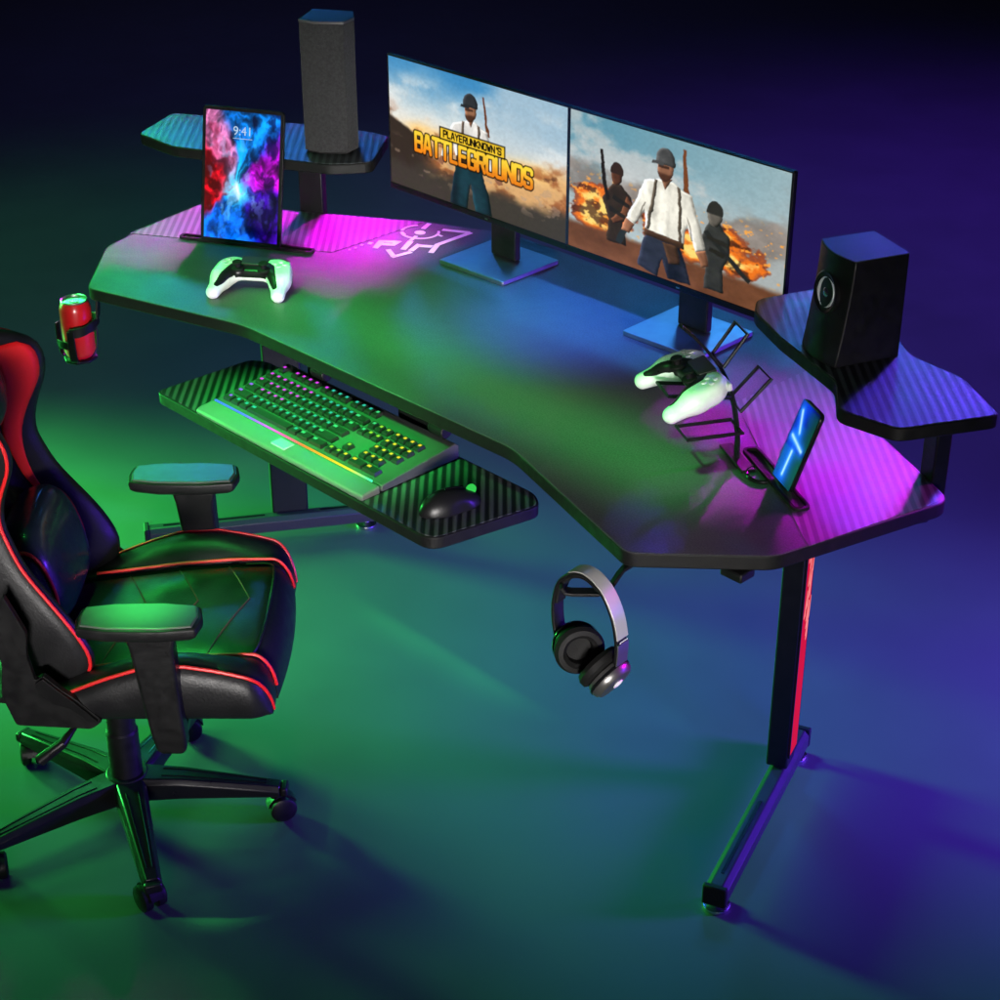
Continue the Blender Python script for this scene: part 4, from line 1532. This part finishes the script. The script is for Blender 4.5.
# base
hub = MB().lathe([(.0, .058), (.046, .058), (.048, .066), (.046, .098), (.036, .108), (.0, .108)], 30, caps=False).build('base_hub', M['plastic'], ch, smooth=True)
CR = .268
for k in range(5):
    a = R(0 + 72 * k)
    X = Matrix.Rotation(a, 4, 'Z')
    mb = MB()
    rows = []
    for x, hw_, zt, zb_ in ((.030, .030, .106, .060), (.10, .026, .103, .062), (.20, .021, .090, .060), (CR + .012, .017, .079, .058)):
        rows.append([(x, -hw_, zb_), (x, -hw_, zt - .010), (x, -hw_ + .007, zt), (x, hw_ - .007, zt), (x, hw_, zt - .010), (x, hw_, zb_)])
    mb.grid(rows, close_u=True)
    mb.f += [[0, 1, 2, 3, 4, 5], [23, 22, 21, 20, 19, 18]]
    mb.m += [0, 0]
    spk = mb.build('base_spoke', M['plastic_soft'], ch, bevel=.002, X=X)
    gv = MB()
    for s_ in (-1, 1):
        pts_ = [(.065, s_ * .011, .1052), (.10, s_ * .010, .1033), (.20, s_ * .007, .0903), (.255, s_ * .005, .0835)]
        gv.tube([X @ Vector(q) for q in pts_], .0012, 6)
    gv.build('groove', M['glossblack'], spk, smooth=True)
    MB().box((CR + .0125, -.016, .057), (CR + .026, .016, .076), X=X).build('end_cap', M['plastic'], spk, bevel=.004)
    # twin wheel caster
    sw = R([20, 120, -40, 70, 200][k])
    Xc = X @ Matrix.Translation((CR, 0, 0)) @ Matrix.Rotation(sw, 4, 'Z')
    cs = MB().tube([Xc @ Vector((0, 0, .030)), Xc @ Vector((0, 0, .059))], .008, 14).build('caster', M['plastic'], ch, smooth=True)
    for s_ in (-1, 1):
        Xw = Xc @ frame((.012, s_ * .014, .0255), (1, 0, 0), (0, 0, 1), (0, -s_, 0))
        MB().lathe([(.0, -.009), (.020, -.009), (.0245, -.006), (.0253, .0), (.0245, .008), (.021, .010), (.0, .010)], 26, X=Xw, caps=False).build('wheel', M['plastic'], cs, smooth=True)
    hood = [Xc @ Vector((.012 + .027 * math.cos(t), 0, .0255 + .027 * math.sin(t))) for t in np.linspace(R(20), R(170), 10)]
    MB().strip(hood, .022, .003, Xc.to_3x3() @ Vector((0, 1, 0))).build('hood', M['plastic'], cs, smooth=True)
# lift
MB().lathe([(.0, .1085), (.029, .1085), (.029, .20), (.026, .204), (.026, .27), (.022, .274), (.022, .345)], 28, caps=False).build('gas_lift', M['plastic'], ch, smooth=True)
MB().box((-.10, -.10, .335), (.17, .10, .372)).build('seat_mechanism', M['steel'], ch, bevel=.01)
MB().tube([(-.02, -.10, .350), (-.035, -.18, .335), (-.05, -.205, .322), (-.09, -.215, .293)], [.005, .005, .009, .011], 12).build('tilt_lever', M['plastic_soft'], ch, smooth=True)


# seat: pad and two bolsters
def seat_top(x):
    return float(np.interp(x, [-.10, .0, .10, .20, .28], [.425, .438, .452, .461, .462]))


def bol(x):
    return float(np.interp(x, [-.10, -.03, .04, .10, .17, .23, .28, .315], [.425, .442, .472, .492, .495, .484, .470, .466]))


ARC = [(float(x), 0.0, 0.0) for x in np.linspace(-.10, .268, 16)] + [(.268 + .052 * math.sin(q), .078 * (1 - math.cos(q)), q) for q in np.linspace(.15, 1.62, 12)]
rows = []
for x, drop, q in ARC:
    zt = seat_top(min(x, .28))
    row = []
    for y in np.linspace(-.158, .158, 17):
        cr = (.017 * (1 - (y / .158) ** 2) - .012 * abs(y / .158) ** 6) * math.cos(min(q, 1.5))
        row.append((x - .010 * abs(y / .158) ** 2 * math.sin(q), y, zt + cr - drop))
    row += [(min(x, .300), .158, .378), (min(x, .300), .0, .374), (min(x, .300), -.158, .378)]
    rows.append(row)
n = len(rows[0])
mb = MB().grid(rows, close_u=True)
mb.f += [list(range(n)), [(len(rows) - 1) * n + j for j in range(n)][::-1]]
mb.m += [0, 0]
seat = mb.build('seat_cushion', M['leather'], ch, smooth=True, angle=70)


def seat_pt(x, y, dz=.001):
    zt = seat_top(x)
    drop = .078 * (1 - math.sqrt(max(0, 1 - (max(0, x - .268) / .052) ** 2)))
    return (x, y, zt + .017 * (1 - (y / .158) ** 2) - .012 * abs(y / .158) ** 6 - drop + dz)


sm = MB()
for c in (.015, .105, .195):       # chevron seams
    sm.tube([seat_pt(c + .055 * (1 - abs(y) / .14), y) for y in np.linspace(-.14, .14, 17)], .0013, 6)
for y in (-.075, .075):
    pass
sm.build('seam', M['stitch'], seat, smooth=True)
fp = catmull([seat_pt(.225, -.152, .004), seat_pt(.268, -.146, .004), seat_pt(.282, -.10, .003), seat_pt(.286, 0, .003), seat_pt(.282, .10, .003), seat_pt(.268, .146, .004), seat_pt(.225, .152, .004)], 6)
MB().tube(fp, .0028, 8).build('piping', M['leather'], seat, smooth=True)

for s_ in (-1, 1):
    rows = []
    for x, drop, q in ARC:
        zb_ = bol(x) - drop
        e_ = math.sin(q)
        yi, yr, yo = .150, .205 - .010 * e_, .238 - .022 * e_ ** 2
        x = x - .012 * e_
        z0 = .385
        st0 = seat_top(min(x, .28)) - drop
        zb_, st0 = max(zb_, z0 + .012), max(st0, z0 + .014)
        prof = [(yi, z0), (yi - .001, st0 - .010), (yi + .006, st0 + .003), (yi + .026, zb_ - .004), (yr, zb_), (yo - .010, zb_ - .010), (yo, max(zb_ - .035, z0 + .004)), (yo - .002, z0 + .003), (yo - .022, z0 - .006)]
        rows.append([(x, s_ * y, z) for y, z in prof])
    n = len(rows[0])
    mb = MB().grid(rows, close_u=True)
    mb.f += [list(range(n)), [(len(rows) - 1) * n + j for j in range(n)][::-1]]
    mb.m += [0, 0]
    bo = mb.build('seat_bolster', M['leather'], ch, subsurf=1)
    p1 = [(r_[5][0], r_[5][1] - s_ * .004, r_[5][2] + .003) for r_ in rows[1:]]
    MB().tube(p1, .0032, 8).build('piping', M['piping'], bo, smooth=True)
    p2 = [(r_[2][0] + .002, r_[2][1], r_[2][2] + .002) for r_ in rows[2:-2]]
    MB().tube(catmull(p2, 2), .0030, 8).build('piping', M['piping'], bo, smooth=True)

# backrest as one swept shape
bt = np.array([0, .10, .18, .28, .45, .60, .68, .78, .87, .93, 1.0])
bX = np.array([-.075, -.018, -.004, -.036, -.104, -.132, -.124, -.098, -.102, -.130, -.185])
bZ = np.array([.375, .420, .465, .530, .632, .712, .758, .815, .864, .892, .912])
bW = np.array([.190, .205, .210, .210, .196, .184, .186, .196, .200, .188, .150])
bD = np.array([.045, .085, .100, .100, .085, .070, .070, .080, .085, .075, .050])


def smooth_i(t, ys):
    k = np.linspace(0, 1, 41)
    y = np.interp(k, bt, ys)
    for _ in range(3):
        y[1:-1] = (y[:-2] + 2 * y[1:-1] + y[2:]) / 4
    return float(np.interp(t, k, y))


def back_pt(u, t, off=0.0):
    xe, z, w_, d = (smooth_i(t, a) for a in (bX, bZ, bW, bD))
    au, s_ = abs(u), (1 if u >= 0 else -1)
    if au <= .5:
        y, x = au / .5 * .55 * w_, xe - d - .006 * (1 - (au / .5) ** 2) * 0
    elif au <= .85:
        k = (au - .5) / .35
        y = w_ * (.55 + .37 * k)
        x = xe - d * (1 - float(sstep(0, 1, np.array(k))))
    else:
        k = (au - .85) / .15
        a = k * math.pi / 2
        y = w_ * (.92 + .08 * math.sin(a))
        x = xe - .030 * (1 - math.cos(a))
    return Vector((x + off, s_ * y, z + off * .35))


us = [-1, -.96, -.92, -.88, -.85, -.80, -.74, -.68, -.62, -.56, -.5, -.3, 0, .3, .5, .56, .62, .68, .74, .80, .85, .88, .92, .96, 1]
rows = []
TT = np.linspace(0, 1, 34)
for t in TT:
    xe, z, w_, d = (smooth_i(t, a) for a in (bX, bZ, bW, bD))
    row = [tuple(back_pt(u, t)) for u in us]
    sc2 = 1 - .0 * t
    row += [(xe - .085, w_ * .985, z - .006), (xe - .115, w_ * .93, z - .008), (xe - .145, w_ * .45, z - .010), (xe - .145, -w_ * .45, z - .010), (xe - .115, -w_ * .93, z - .008), (xe - .085, -w_ * .985, z - .006)]
    rows.append(row)
n = len(rows[0])
mb = MB().grid(rows, close_u=True)
mb.f += [list(range(n)), [(len(rows) - 1) * n + j for j in range(n)][::-1]]
mb.m += [0, 0]
back = mb.build('backrest', M['leather'], ch, smooth=True, angle=60)
back.location = (.010, .022, .012)
back.rotation_euler = (0, 0, R(4))
for s_ in (-1, 1):
    pp = [tuple(back_pt(s_ * 1.0, t, .002)) for t in np.linspace(.03, 1, 40)]
    if s_ < 0:
        pp = [tuple(back_pt(s_ * .93, t, .003)) for t in np.linspace(.03, 1, 40)]
    MB().tube(pp, .0032, 8).build('piping', M['piping'], back, smooth=True)
    pr = MB()
    rws = []
    for t in np.linspace(.30, .91, 24):
        u_out = float(np.interp(t, [.30, .40, .52, .62, .78, .88, .91], [.655, .67, .69, .72, .77, .775, .74]))
        u_in = float(np.interp(t, [.30, .40, .52, .62, .78, .91], [.645, .64, .635, .615, .575, .56]))
        rws.append([tuple(back_pt(s_ * (u_in + (u_out - u_in) * k), t, .0022)) for k in np.linspace(0, 1, 6)])
    pr.grid(rws)
    pr.build('side_panel', M['leather_red'], back, smooth=True, solid=.002)
    MB().tube([tuple(back_pt(s_ * float(np.interp(t, [.04, .2, .31], [.62, .63, .648])), t, .002)) for t in np.linspace(.04, .31, 12)], .003, 8).build('piping', M['piping'], back, smooth=True)
cpn = MB()
cpn.grid([[tuple(back_pt(u, t, .0020)) for u in np.linspace(-.5, .5, 9)] for t in np.linspace(.06, .97, 26)])
cpan = cpn.build('centre_panel', M['leather_navy'], back, smooth=True, solid=.002)
sm = MB()
for t0 in (.30, .52, .74):
    sm.tube([tuple(back_pt(u, t0 + .10 * (1 - abs(u) / .45), .0035)) for u in np.linspace(-.45, .45, 15)], .0012, 6)
sm.build('seam', M['stitch'], cpan, smooth=True)


# cushions
def pillow(name, c, hs, rz_lean, m, parent, piping=True):
    X = Matrix.Translation(c) @ Matrix.Rotation(rz_lean, 4, 'Y')

    def pt(th, ph_):
        sx = lambda v_, e_: math.copysign(abs(v_) ** e_, v_)
        cy, sy_ = math.cos(ph_), math.sin(ph_)
        return X @ Vector((hs[0] * sx(cy, .8) * sx(math.cos(th), .75), hs[1] * sx(sy_, .45), hs[2] * sx(cy, .8) * sx(math.sin(th), .75)))
    rows = [[pt(th, p_) for th in np.linspace(0, 2 * math.pi, 33)[:-1]] for p_ in np.linspace(-math.pi / 2 + .02, math.pi / 2 - .02, 25)]
    mb = MB().grid(rows, close_u=True)
    mb.f += [list(range(32)), [24 * 32 + j for j in range(32)][::-1]]
    mb.m += [0, 0]
    o = mb.build(name, m, parent, smooth=True, angle=80)
    if piping:
        for s_ in (-1, 1):
            lp = [pt(th, s_ * .93) for th in np.linspace(0, 2 * math.pi, 41)[:-1]]
            cc = sum(lp, Vector()) / len(lp)
            MB().tube([q + (q - cc).normalized() * .002 for q in lp], .0035, 8, closed=True).build('piping', M['piping'], o, smooth=True)
    return o


pillow('lumbar_cushion', (-.100, .02, .560), (.052, .125, .098), R(-16), M['leather_navy'], ch)
pillow('head_cushion', (-.190, .01, .850), (.042, .115, .070), R(-14), M['leather_navy'], ch)

# recline brackets beside seat
for s_ in (-1, 1):
    pl = [(-.104, .633), (-.128, .560), (-.122, .500), (-.130, .441), (-.113, .382), (.010, .374), (.030, .390), (-.010, .434), (-.03, .450), (-.058, .480), (-.072, .470), (-.080, .519), (-.075, .560)]
    if s_ > 0:
        pl = pl[3:11]
    y0, y1 = sorted((s_ * .226, s_ * .238))
    X = frame((0, y0, 0), (1, 0, 0), (0, 0, 1), (0, 1, 0))
    bk_ = MB().prism(round_poly(pl, .006, 3), 0, y1 - y0, X=X).build('recline_bracket', M['plastic'], ch, bevel=.003)
    yo = s_ * .2385
    X2 = frame((0, min(yo, yo + s_ * .006), 0), (1, 0, 0), (0, 0, 1), (0, 1, 0))
    MB().prism(round_poly([(-.072, .468), (-.058, .478), (-.03, .449), (-.012, .432), (.024, .392), (.010, .392), (-.020, .420), (-.045, .428), (-.068, .452)], .004, 3), 0, .006, X=X2).build('cover_rib', M['plastic_soft'], bk_, bevel=.0015)

# armrests
for s_ in (-1, 1):
    yb = s_ * .243
    ar = MB()
    rows = []
    for z, k in ((.5705, .86), (.577, .98), (.590, 1.0), (.5955, .97)):
        base = [(.012, -.030), (.060, -.040), (.150, -.042), (.205, -.034), (.212, .0), (.205, .034), (.150, .042), (.060, .040), (.012, .030), (.008, 0)]
        rows.append([(.11 + (x - .11) * k, yb + y * k, z) for x, y in base])
    n = len(rows[0])
    mb = MB().grid(rows, close_u=True)
    mb.f += [list(range(n))[::-1], [3 * n + j for j in range(n)]]
    mb.m += [0, 0]
    arm = mb.build('armrest', M['plastic'], ch, bevel=.004)
    tp = [(.11 + (x - .11) * .93, yb + y * .93) for x, y in base]
    pad = MB()
    zf = lambda x, dz: .5958 + dz
    vs = [(x, y, zf(x, 0)) for x, y in tp] + [(.11 + (x - .11) * .97, yb + (y - yb) * .95, zf(x, .003)) for x, y in tp]
    pad.add(vs, [[i, (i + 1) % n, n + (i + 1) % n, n + i] for i in range(n)] + [list(range(n))[::-1], [n + i for i in range(n)]])
    pad.build('arm_pad', M['armpad'] if 'armpad' in M else mat('satin_arm_pad', (.075, .075, .075), .40, noise=.05), arm, bevel=.001)
    ps = MB()
    rows = []
    for z, x0, x1, hy in ((.5700, .086, .168, .022), (.545, .092, .162, .021), (.42, .106, .165, .019), (.372, .112, .168, .018), (.345, .118, .168, .018), (.335, .126, .160, .014)):
        rows.append([(x0, yb - hy, z), (x1, yb - hy, z), (x1, yb + hy, z), (x0, yb + hy, z)])
    ps.grid(rows, close_u=True)
    ps.f += [[0, 1, 2, 3], [20, 21, 22, 23][::-1]]
    ps.m += [0, 0]
    po = ps.build('arm_post', M['plastic'], arm, bevel=.006, seg=3)
    y0, y1 = sorted((s_ * .08, s_ * .238))
    MB().box((.115, y0, .350), (.165, y1, .372)).build('arm_bracket', M['steel'], arm, bevel=.003)

# ================================================================ LIGHTS
def look(o, target):
    d = Vector(target) - o.location
    o.rotation_euler = d.to_track_quat('-Z', 'Y').to_euler()


def area(name, loc, target, sx, sy, color, power, spread=180, roll=0):
    l = bpy.data.lights.new(name, 'AREA')
    l.shape = 'RECTANGLE'
    l.size, l.size_y = sx, sy
    l.color = color
    l.energy = power
    l.spread = R(spread)
    o = bpy.data.objects.new(name, l)
    COL.objects.link(o)
    o.location = loc
    look(o, target)
    if roll:
        o.rotation_euler = (o.rotation_euler.to_matrix() @ Matrix.Rotation(R(roll), 3, 'Z')).to_euler()
    return o


def spot(name, loc, target, color, power, cone, blend_=1.0, rad=.15):
    l = bpy.data.lights.new(name, 'SPOT')
    l.color = color
    l.energy = power
    l.spot_size = R(cone)
    l.spot_blend = blend_
    l.shadow_soft_size = rad
    o = bpy.data.objects.new(name, l)
    COL.objects.link(o)
    o.location = loc
    look(o, target)
    return o


GREEN = (.05, 1, .13)
TEAL = (.04, .55, .55)
BLUE = (.03, .10, 1)
VIOLET = (.10, .05, 1)
MAG = (.9, .03, 1)
# __LIGHTS__
# pools on the floor: lamps below desk height, so they light the floor and leave the desktop alone
spot('green_floor_spot', (-2.8, -1.1, .55), (-1.0, -.56, 0), GREEN, 2600, 40, 1, .3)
spot('green_chair_floor_spot', (-1.45, -1.35, 1.4), (-.78, -.84, 0), GREEN, 1100, 40, 1, 1.0)
spot('green_haze_spot', (-3.4, .2, 2.9), (-1.8, .3, 0), (.10, 1, .35), 130, 84, 1, .5)
spot('teal_under_desk_spot', (-.24, -.06, .64), (-.26, -.02, 0), (.03, .70, .55), 12, 150, 1, .06)  # added lamp, hidden under the tabletop, for the teal floor pool
spot('blue_under_desk_spot', (.30, .10, .63), (.30, .14, 0), (.03, .20, 1), 15, 150, 1, .06)  # second added lamp under the top, for the blue pool
spot('blue_floor_spot', (3.4, -.6, .70), (.40, .40, 0), (.05, .08, 1), 900, 24, 1, .3)
spot('violet_floor_spot', (2.4, 1.4, .70), (.78, .44, 0), (.14, .03, 1), 1400, 54, 1, .3)
spot('violet_back_spot', (-.3, 2.9, 3.4), (-.2, 2.8, 0), (.16, .04, 1), 700, 92, 1, .3)
spot('navy_back_spot', (-3.2, 2.2, 3.6), (-3.2, 2.4, 0), (.12, .15, 1), 90, 105, 1, .3)
# desktop
area('green_desk_beam', (.10, -1.5, 2.5), (.10, -.31, .75), 1.20, .12, GREEN, 1.6, 7)
spot('green_desk_spot', (-.30, -.60, 2.6), (-.18, -.18, .75), GREEN, 210, 22, 1, .12)
area('green_tray_beam', (-.10, -1.5, 2.0), (-.10, -.48, .63), .50, .15, GREEN, 2.3, 8)
spot('green_seat_spot', (-.15, -1.0, 2.9), (-.01, -.88, .45), GREEN, 700, 8.5, 1, .10)
spot('green_armrest_spot', (.0, -1.3, 2.9), (.138, -1.040, .60), GREEN, 1800, 4.4, 1, .04)
spot('blue_desk_spot', (.05, -.5, 2.4), (.05, .04, .75), (.04, .16, 1), 640, 20, 1, .1)
area('magenta_left_beam', (-1.9, 1.35, 1.40), (-.82, -.14, .75), .75, .12, (.90, .0, 1), 1.5, 6)
area('magenta_back_beam', (-1.15, 1.7, 1.40), (-.66, .0, .75), .55, .10, (.90, .0, 1), .9, 6)
area('magenta_right_beam', (.10, 1.5, 1.30), (.78, -.12, .75), .62, .13, (.80, .0, 1), .46, 6)
area('magenta_corner_beam', (1.55, 1.35, 1.30), (.88, -.20, .75), .40, .12, (.80, .0, 1), .24, 6)
# coloured panels behind the set: only narrow beams, so the floor behind stays dark
area('teal_rear_panel', (-3.2, 1.6, 2.5), (-.74, .06, .99), .85, .28, (.04, .22, .90), .24, 9)
area('green_rear_panel', (-3.2, .5, 2.0), (-.05, -1.10, .38), 1.0, .40, (.03, 1, .12), .26, 11)
area('blue_rear_panel', (-1.6, 3.0, 2.6), (.22, .10, .8), 1.0, .4, (.05, .35, 1), .4, 15)
area('violet_rear_panel', (.1, 3.2, 2.6), (.90, .06, .93), .5, .2, (.13, .06, 1), 1.9, 9)
# weak neutral key, low and from the viewer's side
area('neutral_key', (3.0, -3.1, 1.08), (-.15, -.45, .68), 1.4, .5, (1, .96, .93), 7, 24)
spot('neutral_emblem_spot', (-.2, -.9, 2.4), (-.46, .09, .75), (1, .97, .95), 130, 6, .6, .04)  # extra lamp added only to whiten the printed emblem
spot('neutral_stand_spot', (1.5, -1.9, 1.75), (.61, -.28, .90), (1, .97, .95), 22, 7, .6, .04)  # extra lamp added to whiten the controller on the stand
spot('neutral_controller_spot', (.7, -1.9, 1.75), (-.49, -.31, .78), (1, .97, .95), 22, 5.5, .6, .04)  # extra lamp added to whiten the controller on the desk

w = bpy.data.worlds.new('World')
scene.world = w
w.use_nodes = True
w.node_tree.nodes['Background'].inputs[0].default_value = (.012, .011, .024, 1)
w.node_tree.nodes['Background'].inputs[1].default_value = .5

# ================================================================ CAMERA
cam = bpy.data.cameras.new('camera')
co = bpy.data.objects.new('camera', cam)
COL.objects.link(co)
cam.sensor_width = 36
cam.sensor_fit = 'HORIZONTAL'
cam.lens = 36 * 1828 / 1000
cam.clip_end = 100
cam.clip_start = .05
co.location = (2.325, -2.368, 2.163)
yaw, pitch = R(-45.76), R(28.85)
fw = Vector((math.sin(yaw) * math.cos(pitch), math.cos(yaw) * math.cos(pitch), -math.sin(pitch)))
co.rotation_euler = fw.to_track_quat('-Z', 'Y').to_euler()
scene.camera = co

scene.render.engine = 'CYCLES'
scene.cycles.use_denoising = True
scene.cycles.max_bounces = 6
scene.view_settings.view_transform = 'Standard'
scene.view_settings.look = 'None'
scene.view_settings.exposure = 0
scene.view_settings.gamma = 1
